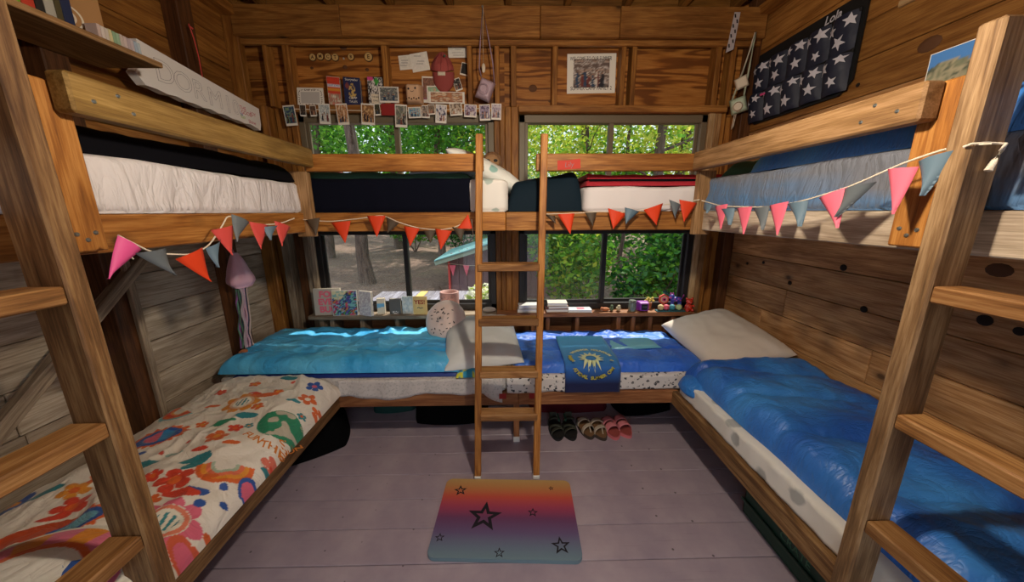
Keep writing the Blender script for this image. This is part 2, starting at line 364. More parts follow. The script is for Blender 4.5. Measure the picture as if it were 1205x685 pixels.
# back wall: plywood panels (sheathing) leaving the window openings
WX = ((-1.50, -.08), (.105, 1.505)); UZ, LZ = (1.67, 2.19), (.71, 1.37)
px = [-1.91, -1.52, -.82, -.235, .0, .36, .85, 1.56, 1.85]
for a, b in zip(px, px[1:]): bb('plywood_panel', (a, YB, 2.19), (b, YB+.02, ZT), 'wood_plywood', wb, 0, long=0)
for a, b in ((-1.91, WX[0][0]), (WX[0][1], WX[1][0]), (WX[1][1], 1.85)): bb('plywood_panel', (a, YB, -.03), (b, YB+.02, 2.19), 'wood_plywood', wb, .001, long=2)
for a, b in WX:
    bb('plywood_panel', (a, YB, LZ[1]), (b, YB+.02, UZ[0]), 'wood_plywood', wb, .001, long=0); bb('plywood_panel', (a, YB, -.03), (b, YB+.02, LZ[0]), 'wood_sill', wb, .001, long=0)
for x0, x1 in ((-1.675, -1.647), (-1.54, -1.495), (-.858, -.82), (-.262, -.228), (-.07, -.035), (.045, .085), (.34, .378), (.829, .862), (.905, .94), (1.505, 1.545), (1.61, 1.648)):
    bb('stud', (x0, YS, 2.24), (x1, YB, 2.66), 'wood_back_stud', wb)
for x0, x1 in ((-.078, -.038), (-.036, .0), (.002, .046), (.048, .10)): bb('stud', (x0, YS, .0), (x1, YB, 2.24), 'wood_back_stud', wb)
for x0, x1, m, yf in ((-1.545, -1.50, 'wood_weathered', YS), (-1.60, -1.548, 'wood_weathered', YS+.03), (-1.68, -1.605, 'wood_dark_stud', YS+.05), (-1.745, -1.69, 'wood_weathered', YS-.02),
                      (1.507, 1.55, 'wood_pale', YS), (1.552, 1.60, 'wood_rail', YS+.005), (1.603, 1.64, 'wood_back_stud', YS+.02)):
    bb('stud', (x0, yf, 0), (x1, YB, 1.38), m, wb); bb('stud', (x0, yf, 1.382), (x1, YB, 2.24), 'wood_back_stud' if x0 < 0 else m, wb)
for x0, x1 in ((-1.82, -1.1), (-1.098, .245), (.248, .79), (.793, 1.80)): bb('header_board', (x0, 2.65, 2.66), (x1, 2.69, 2.845), 'wood_header', wb)
bb('header_strip', (-1.82, 2.685, 2.625), (1.80, 2.72, 2.66), 'wood_header', wb)
bb('window_plate', (-1.55, 2.66, 2.195), (-.075, YB, 2.24), 'wood_header', wb); bb('window_plate', (.10, 2.66, 2.195), (1.61, YB, 2.24), 'wood_header', wb)
for x in (-1.50, -1.42, -1.18, -.90, -.62, -.35, .2, .32, .56, .90, 1.02, 1.16, 1.35): bb('cripple_stud', (x, 2.63, 0), (x+.034, YB, .67), 'wood_weathered' if x < -.5 else 'wood_sill', wb)
tr = struct('trim_1', (0, 2.6, .69)); bb('window_sill', (-1.56, 2.585, .672), (-.08, YB, .706), 'wood_weathered', tr); bb('window_sill', (-.078, 2.60, .672), (1.52, YB, .706), 'wood_sill', tr)
# rafters and roof boards
for x in (-1.62, -1.16, -.76, -.36, .03, .43, .83, 1.22, 1.58): bb('rafter', (x-.02, Y0, 2.845), (x+.02, YB+.3, 2.975), 'wood_roof', ce)
for k in range(17): bb('roof_board', (XL-.05, Y0+k*.2, 2.977), (XR+.05, Y0+k*.2+.197, 3.0), 'wood_header', ce)
for x0, x1 in ((-1.60, -1.18), (-1.14, -.78), (-.74, -.38), (-.34, .01), (.05, .41), (.45, .81), (.85, 1.20), (1.24, 1.56)): bb('blocking', (x0, 2.70, 2.85), (x1, 2.73, 2.972), 'wood_roof', ce)
# front wall behind the viewer with its open doorway
fwl = struct('wall_front', (0, Y0, 0))
for x0, x1, z0, z1 in ((XL-.05, -1.3, 0, ZT), (-1.3, -.75, 0, ZT), (.75, 1.3, 0, ZT), (1.3, XR+.05, 0, ZT), (-.75, .75, 2.1, ZT)): bb('plywood_panel', (x0, Y0-.02, z0), (x1, Y0, z1), 'wood_plywood', fwl, 0)
for x0, x1 in ((-.79, -.75), (.75, .79)): bb('door_jamb', (x0, Y0, 0), (x1, Y0+.03, 2.14), 'wood_back_stud', fwl)
bb('door_head', (-.79, Y0, 2.1), (.79, Y0+.03, 2.14), 'wood_back_stud', fwl)
# windows
wi = 0
for (a, b) in WX:
    for (z0, z1) in (UZ, LZ):
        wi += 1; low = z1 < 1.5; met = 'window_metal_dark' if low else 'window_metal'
        wn = struct('window_%d' % wi, ((a+b)/2, 2.74, z0))
        ft = .055 if not low else .045
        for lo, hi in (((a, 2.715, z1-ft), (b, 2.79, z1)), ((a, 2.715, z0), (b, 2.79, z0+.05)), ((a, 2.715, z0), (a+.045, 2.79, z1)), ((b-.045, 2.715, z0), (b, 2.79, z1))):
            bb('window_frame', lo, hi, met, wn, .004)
        m = (a+b)/2-.01
        bb('mullion', (m-.018, 2.725, z0+.04), (m+.018, 2.775, z1-.04), met, wn, .003)
        for q, (x0, x1) in enumerate(((a+.045, m-.018), (m+.018, b-.045))):
            yy = 2.74+.02*q
            bb('pane', (x0-.01, yy, z0+.04), (x1+.01, yy+.004, z1-.04), 'window_glass', wn, 0)
            bb('sash_rail', (x0, yy-.008, z0+.04), (x1, yy+.012, z0+.075), met, wn, .002)
            bb('sash_stile', ((x1-.022 if q else x0), yy-.008, z0+.07), ((x1 if q else x0+.022), yy+.012, z1-.05), met, wn, .002)
        if wi in (2, 4): bb('insect_screen', (a+.045, 2.775, z0+.04), (m, 2.777, z1-.04), 'insect_screen', wn, 0)
# pendant bulb over the middle of the room (just above the view): it throws the bunk and ladder shadows
lamp = thing('pendant_bulb', 'bare pendant bulb hanging from the rafters on a black cord', 'lamp', (.24, .74, 1.98))
tube('cord', [(.24, .74, 2.20), (.24, .74, 2.845)], .004, 'nail_dark', lamp); lathe('holder', [(.012, .10), (.022, .085), (.022, .03), (.019, 0)], (.24, .74, 2.10), 'white_paper', lamp, 14)
t = NT('bulb_glow'); t.b.inputs['Emission Color'].default_value = (1, .86, .68, 1); t.b.inputs['Emission Strength'].default_value = LAMP_GLOW
lathe('bulb', [(.002, -.105), (.018, -.10), (.035, -.08), (.04, -.06), (.036, -.04), (.022, -.012), (.017, .002)], (.24, .74, 2.10), 'bulb_glow', lamp, 16)

plain('knot_black', '1a0e08', .9); plain('knot_brown', '5c3a20', .8)
for x, y, r in ((992, 315, .018), (929, 333, .014), (879, 310, .011), (898, 309, .011), (1016, 364, .017), (1158, 377, .022), (1175, 318, .026), (1009, 100, .010), (1093, 52, .03), (858, 315, .010), (1199, 390, .016)):
    p = bx(x, y, XR-.002); big = r > .024
    lathe('knot_hole', [(r, 0), (r*.96, .0015), (r*.5, .0018)], (XR+.0005, p.y, p.z), 'knot_brown' if big else 'knot_black', wr, 12, Matrix.Rotation(-math.pi/2, 4, 'Y') @ Matrix.Diagonal((1, 1.5 if big else 1.1, 1, 1)))
for x, y, r in ((404, 55, .022), (406, 79, .014), (432, 82, .012), (367, 80, .010), (627, 104, .026), (647, 119, .010)):
    p = by(x, y, YB); lathe('knot', [(r, 0), (r*.96, .0012), (r*.5, .0015)], (p.x, YB+.0005, p.z), 'knot_brown', wb, 12, Matrix.Rotation(math.pi/2, 4, 'X') @ Matrix.Diagonal((1.25, 1, 1, 1)))
# ------------------------------------------------------------ outside
t = NT('forest_floor'); _tc = t.add('ShaderNodeTexCoord')
_n = t.add('ShaderNodeTexNoise', i_Scale=1.1, i_Detail=6., i_Roughness=.7); t.l(_tc.outputs['Object'], _n.inputs['Vector'])
_n2 = t.add('ShaderNodeTexNoise', i_Scale=14., i_Detail=5., i_Roughness=.75); t.l(_tc.outputs['Object'], _n2.inputs['Vector'])
_c = t.ramp(_n.outputs['Fac'], [(.35, lin4('5c4a40')), (.55, lin4('82695a')), (.72, lin4('6f6e4a'))])
_c = t.mix(.55, _c, t.ramp(_n2.outputs['Fac'], [(.35, lin4('3e3129')), (.6, lin4('94786a')), (.75, lin4('b89c8a'))]))
t.l(_c, t.b.inputs['Base Color']); t.b.inputs['Roughness'].default_value = .95; t.bump(_n2.outputs['Fac'], .6, .05)
def gz(x, y): return -.62+max(0, y-6)*.055+max(0, -x-1)*.03*max(0, min(1, (y-5)/4))+.05*fbm(x*.4, y*.4)
P = [[(x, y, gz(x, y)) for y in np.linspace(-7, 34, 60)] for x in np.linspace(-24, 24, 60)]
g = gridmesh('ground', P, 'forest_floor'); g['kind'] = 'structure'
t = NT('leaf'); _a = t.add('ShaderNodeAttribute', attribute_name='Col'); t.l(_a.outputs['Color'], t.b.inputs['Base Color']); t.b.inputs['Roughness'].default_value = .5
_o = t.n['Material Output']; _tl = t.add('ShaderNodeBsdfTranslucent'); t.l(_a.outputs['Color'], _tl.inputs[0]); _mx = t.add('ShaderNodeMixShader'); _mx.inputs[0].default_value = .55
t.l(t.b.outputs[0], _mx.inputs[1]); t.l(_tl.outputs[0], _mx.inputs[2]); t.l(_mx.outputs[0], _o.inputs[0])
t = NT('bark'); _tc = t.add('ShaderNodeTexCoord'); _mp = t.add('ShaderNodeVectorMath', operation='MULTIPLY'); _mp.inputs[1].default_value = (9, 9, 1.4); t.l(_tc.outputs['Object'], _mp.inputs[0])
_n = t.add('ShaderNodeTexNoise', i_Scale=2.2, i_Detail=6., i_Roughness=.7); t.l(_mp.outputs[0], _n.inputs['Vector'])
t.l(t.ramp(_n.outputs['Fac'], [(.35, lin4('3a2e28')), (.6, lin4('6f5c50')), (.75, lin4('8a786a'))]), t.b.inputs['Base Color']); t.b.inputs['Roughness'].default_value = .9; t.bump(_n.outputs['Fac'], .8, .03)
rng = np.random.default_rng(5)
def leaves(name, blobs, n, size, cols, parent):
    """n separate leaf blades spread through ellipsoids (centre, radii)"""
    vol = np.array([r[0]*r[1]*r[2] for c, r in blobs]); ks = rng.choice(len(blobs), n, p=vol/vol.sum())
    d = rng.normal(size=(n, 3)); d /= np.linalg.norm(d, axis=1)[:, None]; rad = rng.random(n)**.45
    C = np.array([b[0] for b in blobs])[ks]+d*rad[:, None]*np.array([b[1] for b in blobs])[ks]
    a = rng.normal(size=(n, 3)); a[:, 2] *= .6; a /= np.linalg.norm(a, axis=1)[:, None]
    b = np.cross(a, rng.normal(size=(n, 3))); b /= np.linalg.norm(b, axis=1)[:, None]
    s = size*(.6+.8*rng.random(n))[:, None]
    V = np.stack([C-a*s*.5, C+b*s*.3, C+a*s*.5, C-b*s*.3], 1).reshape(-1, 3)
    Fc = np.arange(4*n).reshape(-1, 4)
    cl = np.array([lin(c) for c in cols]); cc = cl[rng.integers(0, len(cl), n)]*(.7+.6*rng.random(n))[:, None]
    return mk(name, V, Fc, 'leaf', parent, False, np.repeat(cc, 4, 0))
GREEN = ['4f8f2c', '6fae34', '3f7a2c', '86bd3c', '5c9a30']; YELL = ['b8c840', '93bb38', 'd8d860', '6fa838', 'c8d450']; DEEP = ['2f6a34', '3f8038', '4f9440', '2a5a34']
def tree(label, x, y, r, h, blobs, n, size, cols, lean=0.):
    z0 = gz(x, y)-.1; o = thing('forest_tree', label, 'tree', (x, y, z0), 'trees outside the windows')
    k = 9
    pts = [(x+lean*(i/k)+.06*math.sin(i*1.7+x), y, z0+h*i/k) for i in range(k+1)]
    tube('trunk', pts, [r*(1.35 if i == 0 else 1.-.5*i/k) for i in range(k+1)], 'bark', o, 10)
    for q in range(5):
        hh = h*(.35+.12*q); an = q*2.4+x; rr = 1.2+.3*q
        tube('branch', [(x+lean*hh/h, y, z0+hh), (x+lean*hh/h+rr*.6*math.cos(an), y+rr*.4*math.sin(an), z0+hh+.35), (x+lean*hh/h+rr*1.3*math.cos(an), y+rr*.9*math.sin(an), z0+hh+.5)], [r*.28, r*.2, r*.08], 'bark', o, 5)
    if n: leaves('foliage', blobs, n, size, cols, o)['kind'] = 'stuff'
    return o
def bush(label, x, y, blobs, n, size, cols):
    z0 = gz(x, y)-.05; o = thing('bush', label, 'bush', (x, y, z0), 'bushes outside the windows')
    for q in range(4): tube('stem', [(x, y, z0), (x+.3*math.cos(q*1.7), y+.3*math.sin(q*1.7), z0+.6), (x+.6*math.cos(q*1.7), y+.5*math.sin(q*1.7), z0+1.1)], [.03, .02, .01], 'bark', o, 5)
    leaves('foliage', blobs, n, size, cols, o)['kind'] = 'stuff'; return o
tree('thick bare trunk standing on the brown slope through the lower left window', -3.72, 9.0, .17, 7.5, [((-3.7, 9, 6.6), (2.2, 1.8, 1.6))], 1500, .17, GREEN)
tree('grey slim tree at the left edge of the upper left window', -6.4, 12.5, .14, 9, [((-6.6, 12.5, 4.4), (2.4, 1.5, 1.3)), ((-7, 13, 6.5), (2.5, 2, 1.8))], 5000, .17, GREEN)
tree('dark trunked tree in the middle of the upper left window', -4.6, 15, .24, 10, [((-4.4, 15, 4.3), (2.6, 1.6, 1.5)), ((-4, 15, 6.8), (3, 2, 2))], 5500, .19, GREEN)
tree('leafy tree right of the middle in the upper left window', -2.2, 12, .12, 8, [((-2.4, 12, 3.7), (2.0, 1.3, 1.25)), ((-1.6, 12, 5.4), (2.4, 1.6, 1.5))], 6000, .15, GREEN)
tree('yellow green tree behind the centre studs', .4, 13.5, .12, 9, [((.3, 13.5, 4.0), (2.2, 1.5, 1.6)), ((.2, 13.5, 6.2), (2.6, 2, 1.6))], 5500, .16, YELL)
tree('sunlit yellow tree in the upper right window left of its mullion', 2.3, 10, .07, 7.5, [((2.0, 10, 2.9), (1.7, 1.1, 1.3)), ((2.3, 10, 4.9), (2, 1.4, 1.3))], 6500, .11, YELL)
tree('tree with a leaning trunk at the right of the upper right window', 5.6, 11.5, .19, 9, [((5.4, 11.5, 3.2), (1.8, 1.2, 1.4)), ((5.3, 11.5, 5.8), (2.4, 1.6, 1.5))], 6000, .13, YELL, .3)
tree('tall tree with a pale trunk through the lower right window', 3.9, 9, .15, 7.5, [((4.0, 9.2, 3.6), (1.6, 1.2, 1.0)), ((4, 9, 5.5), (2, 1.6, 1.3))], 3500, .12, YELL)
tree('thin trunked tree beside the pale trunk in the lower right window', 3.3, 9.6, .06, 7, [((3.2, 9.8, 2.3), (1.3, .9, .9))], 2500, .11, GREEN)
tree('far tree deep in the woods on the left', -9.2, 19, .3, 11, [((-9, 19, 5), (3.5, 2, 3.2))], 4000, .25, GREEN)
tree('far tree deep in the woods behind the dark trunk', -2.6, 20, .3, 11, [((-2.8, 20, 5), (4, 2, 3.4))], 4500, .25, DEEP)
tree('far tree deep in the woods behind the yellow trees', 4.2, 19, .3, 11, [((4, 19, 4.6), (4.2, 2, 3.6))], 5000, .24, YELL)
tree('far tree deep in the woods on the right', 9.6, 17, .3, 11, [((9.4, 17, 4.4), (3.4, 2, 3.6))], 4500, .22, YELL)
bush('low green bush on the slope right of the thick trunk', -3.7, 14.0, [((-3.6, 14, 1.05), (1.5, .9, .75)), ((-2.4, 14, 1.2), (1.0, .8, .8))], 4000, .13, GREEN)
bush('dark bush right of the mullion in the lower left window', -1.7, 13.2, [((-1.7, 13.2, 1.0), (1.1, .8, .9)), ((-.7, 13.4, 1.6), (1.2, .8, 1.1))], 3800, .13, DEEP)
bush('leafy bush filling the lower right window left of its mullion', 1.35, 6.5, [((1.35, 6.5, .5), (.8, .7, .85)), ((1.0, 7, 1.1), (.8, .6, .7))], 4500, .11, GREEN+YELL[:2])
bush('broad leaved bush at the lower right window right half', 2.7, 6.2, [((2.7, 6.2, .2), (.8, .6, .65)), ((3.3, 6.4, .7), (.7, .6, .9))], 3800, .12, GREEN+DEEP)
bush('dense bush farther right beyond the window jamb', 4.6, 7.6, [((4.5, 7.6, .8), (1.2, .8, 1.5))], 3200, .13, DEEP+GREEN)
bush('tall shrub behind the cabin', .3, 11.2, [((.2, 11.2, 1.2), (1.4, .8, 1.6))], 3500, .14, GREEN)
bush('dim undergrowth deep in the right woods', 3.4, 13, [((3.4, 13, .9), (2.6, .9, 1.7))], 4500, .16, DEEP+GREEN)
bush('dim undergrowth behind the tall shrub', .8, 16, [((.8, 16, 1.6), (2.6, 1, 1.6))], 3500, .18, DEEP)
# white blossomed shrub by the deck
o = bush('shrub with white blossom by the cabin deck', -.40, 5.0, [((-.36, 5.0, .17), (.26, .24, .3))], 420, .09, ['dfe0c8', 'e8e8dc', '9fb85a', 'c8d070', 'f0efe6'])
# neighbouring cabin
plain('cabin_wall', '7d6468', .8); plain('cabin_roof', '6fa0a4', .5); plain('cabin_eave', '8fa292', .6)
cb = thing('neighbour_cabin', 'small mauve cabin with a teal roof through the lower left window', 'cabin', (.9, 8.9, -.62))
for k in range(14): bb('wall_board', (-1.30+k*.19, 8.0, -.62), (-1.30+k*.19+.183, 8.06, .55+k*.055), 'cabin_wall', cb, .004, long=2)
for k in range(9): bb('wall_board', (-1.36, 8.0+k*.2, -.62), (-1.30, 8.0+k*.2+.193, .50), 'cabin_wall', cb, .004, long=2)
for k in range(12): beam('roof_rib', (-1.62, 7.75+k*.2, .42), (1.3, 7.75+k*.2, 1.30), .196, .03, 'cabin_roof', cb, side=(0, 1, 0), bev=.006)
beam('eave', (-1.62, 7.70, .36), (1.3, 7.70, 1.24), .03, .10, 'cabin_eave', cb, side=(0, 1, 0)); beam('corner_post', (-1.34, 7.97, -.62), (-1.34, 7.97, .5), .05, .05, 'flag_red', cb)
bt = thing('cabin_bunting', 'pink pennants strung across the mauve cabin outside', 'bunting', (-.7, 7.94, .2))
tube('string', [(-1.36, 7.94, .32), (-.9, 7.93, .27), (-.4, 7.93, .26), (.1, 7.94, .3)], .006, 'rope_cream', bt)
for x in (-1.25, -.93, -.6, -.27): prism('flag', [(-.075, 0), (.075, 0), (0, -.26)], .004, Matrix.Translation((x, 7.93, .28)) @ Matrix.Rotation(math.pi/2, 4, 'X'), 'flag_pink', bt)
# deck between the cabins
dk = thing('deck', 'blue grey boardwalk deck with yellow boards outside the lower left window', 'deck', (-1.0, 5.3, .0))
plain('deck_yellow', 'c9a860', .7)
for k in range(16): bb('deck_board', (-2.35+k*.145, 4.3, -.02), (-2.35+k*.145+.138, 6.35, .03), 'deck_yellow' if k in (5, 9) else 'wood_deck', dk, .004)
for x, y_ in ((-2.2, 4.4), (-.2, 4.4), (-2.2, 6.2), (-.2, 6.2)): bb('deck_post', (x-.05, y_-.05, -.75), (x+.05, y_+.05, -.02), 'wood_weathered', dk)
# ------------------------------------------------------------ bunks
def screws(pts, nrm, parent, r=.0055):
    n = Vector(nrm)
    for p in pts:
        q = n.to_track_quat('Z', 'Y').to_matrix().to_4x4()
        lathe('screw', [(r, -.002), (r, .001), (r*.6, .0018)], p, 'screw_steel', parent, 8, q)
RZ, GZ_, UZr = (.300, .388), (1.71, 1.797), (1.395, 1.497)
lb = thing('lower_bunk_frame', 'wooden lower bunk frame along the back wall under the windows', 'bunk', (0, 2.3, 0), 'lower bunk frames')
bb('rail', (-1.09, 1.943, RZ[0]), (.07, 1.983, RZ[1]), 'wood_sill', lb); bb('rail', (.072, 1.943, RZ[0]), (1.09, 1.983, RZ[1]), 'wood_sill', lb)
bb('platform', (-1.795, 1.985, .345), (.0, 2.60, .363), 'wood_plywood', lb, .001); bb('platform', (.002, 1.985, .345), (1.74, 2.60, .363), 'wood_plywood', lb, .001)
lg = bb('leg', (.042, 1.985, 0), (.080, 2.03, .345), 'wood_sill', lb); bb('paint_dip', (.040, 1.983, 0), (.082, 2.032, .04), 'white_paper', lg, .001)
for x in (-1.75, -.6, .6, 1.68): bb('cleat', (x, 2.55, 0), (x+.04, 2.59, .345), 'wood_sill', lb)
for x in (-.06, .14): bb('tape', (x, 1.9415, .345), (x+.055, 1.943, .382), 'tape_red', lb, 0)
ll = thing('lower_bunk_frame', 'wooden lower bunk frame along the left wall under the floral duvet', 'bunk', (-1.42, 1., 0), 'lower bunk frames')
bb('rail', (-1.09, .02, RZ[0]), (-1.05, 1.941, RZ[1]), 'wood_ladder', ll); bb('platform', (-1.795, .02, .345), (-1.092, 1.982, .363), 'wood_plywood', ll, .001)
lr = thing('lower_bunk_frame', 'wooden lower bunk frame along the right wall under the royal blue sleeping bag', 'bunk', (1.42, 1., 0), 'lower bunk frames')
bb('rail', (1.05, .02, RZ[0]), (1.09, 1.941, RZ[1]), 'wood_ladder', lr); bb('platform', (1.092, .02, .345), (1.815, 1.982, .363), 'wood_plywood', lr, .001)
for o, s in ((ll, -1), (lr, 1)):
    for y_ in (.1, 1.0): bb('leg', (s*1.60-.02, y_, 0), (s*1.60+.02, y_+.04, .345), 'wood_sill', o)
ub = thing('upper_bunk_frame', 'wooden upper bunk with guard rails in front of the windows', 'bunk', (0, 2.3, 1.39), 'upper bunk frames')
bb('rail', (-1.13, 1.943, UZr[0]), (.0, 1.983, UZr[1]), 'wood_rail_warm', ub); bb('rail', (.002, 1.943, UZr[0]), (1.13, 1.983, UZr[1]), 'wood_rail_warm', ub)
bb('guard_rail', (-1.05, 1.905, GZ_[0]), (-.115, 1.943, GZ_[1]), 'wood_rail_warm', ub); bb('guard_rail', (.165, 1.905, GZ_[0]), (1.05, 1.943, GZ_[1]), 'wood_rail_warm', ub)
bb('post', (-1.135, 1.90, 1.37), (-1.045, 1.942, 1.71), 'wood_rail', ub); bb('post', (1.045, 1.90, 1.37), (1.135, 1.942, 1.71), 'wood_rail', ub)
bb('platform', (-1.795, 1.985, 1.47), (0, 2.66, 1.49), 'wood_plywood', ub, .001); bb('platform', (.002, 1.985, 1.47), (1.815, 2.66, 1.49), 'wood_plywood', ub, .001)
screws([(-.15, 1.904, 1.735), (-.15, 1.904, 1.775), (.205, 1.904, 1.735), (.205, 1.904, 1.775)], (0, -1, 0), ub, .004)
ul = thing('upper_bunk_frame', 'wooden upper bunk with a thick guard rail along the left wall', 'bunk', (-1.42, 1.3, 1.39), 'upper bunk frames')
ur = thing('upper_bunk_frame', 'wooden upper bunk with a pale guard rail along the right wall', 'bunk', (1.42, 1.3, 1.39), 'upper bunk frames')
for o, s, zo, gend in ((ul, -1, .02, .885), (ur, 1, 0, .878)):
    def sx(a, b): return (min(s*a, s*b), max(s*a, s*b))
    x0, x1 = sx(1.09, 1.13); bb('rail', (x0, .02, UZr[0]), (x1, 1.942, UZr[1]), 'wood_rail_warm' if s < 0 else 'wood_left_plank', o)
    x0, x1 = sx(1.0, 1.05); bb('guard_rail', (x0, gend, GZ_[0]+zo), (x1, 1.904, GZ_[1]+zo+.003), 'wood_rail_gold' if s < 0 else 'wood_rail', o, .006)
    x0, x1 = sx(1.05, 1.088); bb('end_board', (x0, .838, 1.405), (x1, .925, 1.80), 'wood_rail_warm', o)
    x0, x1 = sx(1.05, 1.088); bb('brace_board', (x0, .812, 1.40), (x1, .836, 1.80), 'wood_dark_stud', o) if s < 0 else bb('brace_board', (x0, .805, 1.405), (x1, .836, 1.79), 'wood_rail_warm', o)
    x0, x1 = sx(1.132, 1.80); bb('platform', (x0, .02, 1.47), (x1, 1.982, 1.49), 'wood_plywood', o, .001)
    screws([(s*1.049, .862, 1.45), (s*1.049, .902, 1.452), (s*1.049, .882, 1.435)], (-s, 0, 0), o)
    screws([(s*.999, .93, 1.745+zo), (s*.999, .99, 1.775+zo), (s*.999, 1.02, 1.74+zo)], (-s, 0, 0), o, .005)
# ladders
ld = thing('ladder', 'narrow wooden ladder leaning on the middle of the back bunk', 'ladder', (0, 1.69, 0), 'ladders')
for x0, x1 in ((-.172, -.131), (.164, .203)):
    beam('rail', (x0, 1.672, 0), (x1, 1.885, 1.885), .036, .04, 'wood_rail_warm', ld)
for p in ((-.172, 1.672), (.164, 1.672)): board('paint_dip', (p[0]+.0003, p[1]+.0012, .014), (.0375, .0425, .028), 'white_paper', ld)
for z in (1.21, .915, .625, .378):
    y_ = 1.672+.213*z/1.885; bb('rung', (-.150+.0*z, y_-.03, z-.02), (.166+.01*z, y_+.05, z+.02), 'wood_rung', ld)
for s, lab, xa, xb in ((-1, 'wooden ladder with a dark broad side on the left in front of the floral duvet', .962, 1.05), (1, 'rough topped wooden ladder on the right before the royal blue bag', .975, 1.05)):
    ld = thing('ladder', lab, 'ladder', (s*1.0, .5, 0), 'ladders')
    x0, x1 = sorted((s*xa, s*xb)); top = 1.87 if s > 0 else 1.92
    for y_ in (.745, .25): bb('rail', (x0, y_, 0), (x1, y_+.045, top), 'wood_ladder' if s < 0 else 'wood_ladder_pale', ld, .005)
    for z in ((1.345, 1.01, .675, .34) if s < 0 else (1.33, 1.002, .677, .35)):
        bb('rung', (x0+.002, .296, z-.04), (x1-.002, .744, z), 'wood_rung', ld, .004)
# ------------------------------------------------------------ mattresses and bedding
def mattress(name, x0, x1, y0, y1, z0, z1, mat, parent=None, pleat=.006, freq=14, r=.05, rows=9, colf=None, n=260, drop=None):
    """soft block with pleated sides; the outline is a rounded rectangle"""
    pts = []; per = [(x0+r, y0, 0), (x1-r, y0, 0)]
    def arc(cx, cy, a0): return [(cx+r*math.cos(a0+k*math.pi/16), cy+r*math.sin(a0+k*math.pi/16), math.cos(a0+k*math.pi/16), math.sin(a0+k*math.pi/16)) for k in range(9)]
    def side(a, b, nx, ny):
        L = math.hypot(b[0]-a[0], b[1]-a[1]); m = max(2, int(n*L/(2*(x1-x0+y1-y0)))); return [(a[0]+(b[0]-a[0])*k/m, a[1]+(b[1]-a[1])*k/m, nx, ny) for k in range(1, m)]
    pts = arc(x0+r, y0+r, math.pi)+side((x0+r, y0), (x1-r, y0), 0, -1)+arc(x1-r, y0+r, -math.pi/2)+side((x1, y0+r), (x1, y1-r), 1, 0)+arc(x1-r, y1-r, 0)+side((x1-r, y1), (x0+r, y1), 0, 1)+arc(x0+r, y1-r, math.pi/2)+side((x0, y1-r), (x0, y0+r), -1, 0)
    h = z1-z0; P = []
    prof = [(-.02, 0)]+[(0, .06+.82*k/(rows-1)) for k in range(rows)]+[(-.006, .94), (-.018, .98), (-.04, 1.), (-.12, 1.004), (-.24, 1.0)]
    for ins, t in prof:
        row = []
        for x, y, nx, ny in pts:
            s = x*1.3+y*1.7; f = noise.noise(Vector((s*freq, t*1.2, z0*7)))*.7+noise.noise(Vector((s*freq*2.7, t*2, z0)))*.3
            k = pleat*f*(1 if t < .95 else .3); cx, cy = (x0+x1)/2, (y0+y1)/2; i = min(-ins, .45*min(x1-x0, y1-y0))
            xx, yy = x+nx*k-nx*i, y+ny*k-ny*i
            if i > .03: xx = cx+(x-cx)*max(.1, 1-i/(x1-x0)*2); yy = cy+(y-cy)*max(.1, 1-i/(y1-y0)*2)
            row.append((xx, yy, z0+h*t+(.006*fbm(xx*4, yy*4) if t > .9 else 0)))
        P.append(row)
    col = None
    if colf is not None: A = np.array(P); col = colf(A[..., 0].ravel(), A[..., 1].ravel(), A[..., 2].ravel())
    return gridmesh(name, P, mat, parent, col=col, closed_v=True, caps=True)
def spots(name, base, ink, scale, thr, rough=.8):
    t = NT(name); tc = t.add('ShaderNodeTexCoord'); v = t.add('ShaderNodeTexVoronoi', i_Scale=scale); n = t.add('ShaderNodeTexNoise', i_Scale=scale*2.5, i_Detail=2.)
    t.l(tc.outputs['Object'], n.inputs['Vector']); mx = t.add('ShaderNodeVectorMath', operation='MULTIPLY_ADD'); mx.inputs[1].default_value = (.03,)*3
    t.l(n.outputs['Color'], mx.inputs[0]); t.l(tc.outputs['Object'], mx.inputs[2]); t.l(mx.outputs[0], v.inputs['Vector'])
    c = t.mix(t.ramp(v.outputs['Distance'], [(thr, (1, 1, 1, 1)), (thr*1.25, (0, 0, 0, 1))]), lin4(base), lin4(ink)); t.l(c, t.b.inputs['Base Color']); t.b.inputs['Roughness'].default_value = rough
spots('sheet_star', 'cfc9c4', '33353c', 34, .26); spots('sheet_grey', 'c4beba', 'aaa6a2', 60, .30); spots('sheet_right', 'd8d4cc', 'a8a8a4', 7, .22)
def tagm(o, label, cat, group=None): return tag(o, label, cat, group)
m = mattress('mattress', -1.79, .0, 1.952, 2.60, .39, .498, 'sheet_grey', pleat=.004); tagm(m, 'mattress in a pale grey lined sheet under the cyan sleeping bag', 'mattress', 'lower mattresses')
m = mattress('mattress', .006, 1.74, 1.952, 2.60, .39, .498, 'sheet_star', pleat=.004); tagm(m, 'mattress in a white sheet with small black stars on the back bunk', 'mattress', 'lower mattresses')
def hem(par, xa, xb, base, fn, mat):
    P = [[(x, 1.938-.004*math.sin(x*40), .49-(.49-fn(x))*k/6) for k in range(7)] for x in np.linspace(xa, xb, 60)]
    Q = [[(a, b+.004, c) for a, b, c in r[::-1]] for r in P]; P = [p+q for p, q in zip(P, Q)]
    gridmesh('sheet_hem', P, mat, par, closed_v=True)
hem(bpy.data.objects['mattress'], -1.04, -.03, 0, lambda x: .385-.035*max(0, 1-((x+.78)/.2)**2)-.006*math.sin(x*17)-.07*max(0, 1-((x+.02)/.13)**2), 'sheet_grey')
hem(m, .0, .40, 0, lambda x: .39-.005*math.sin(x*15), 'sheet_star')
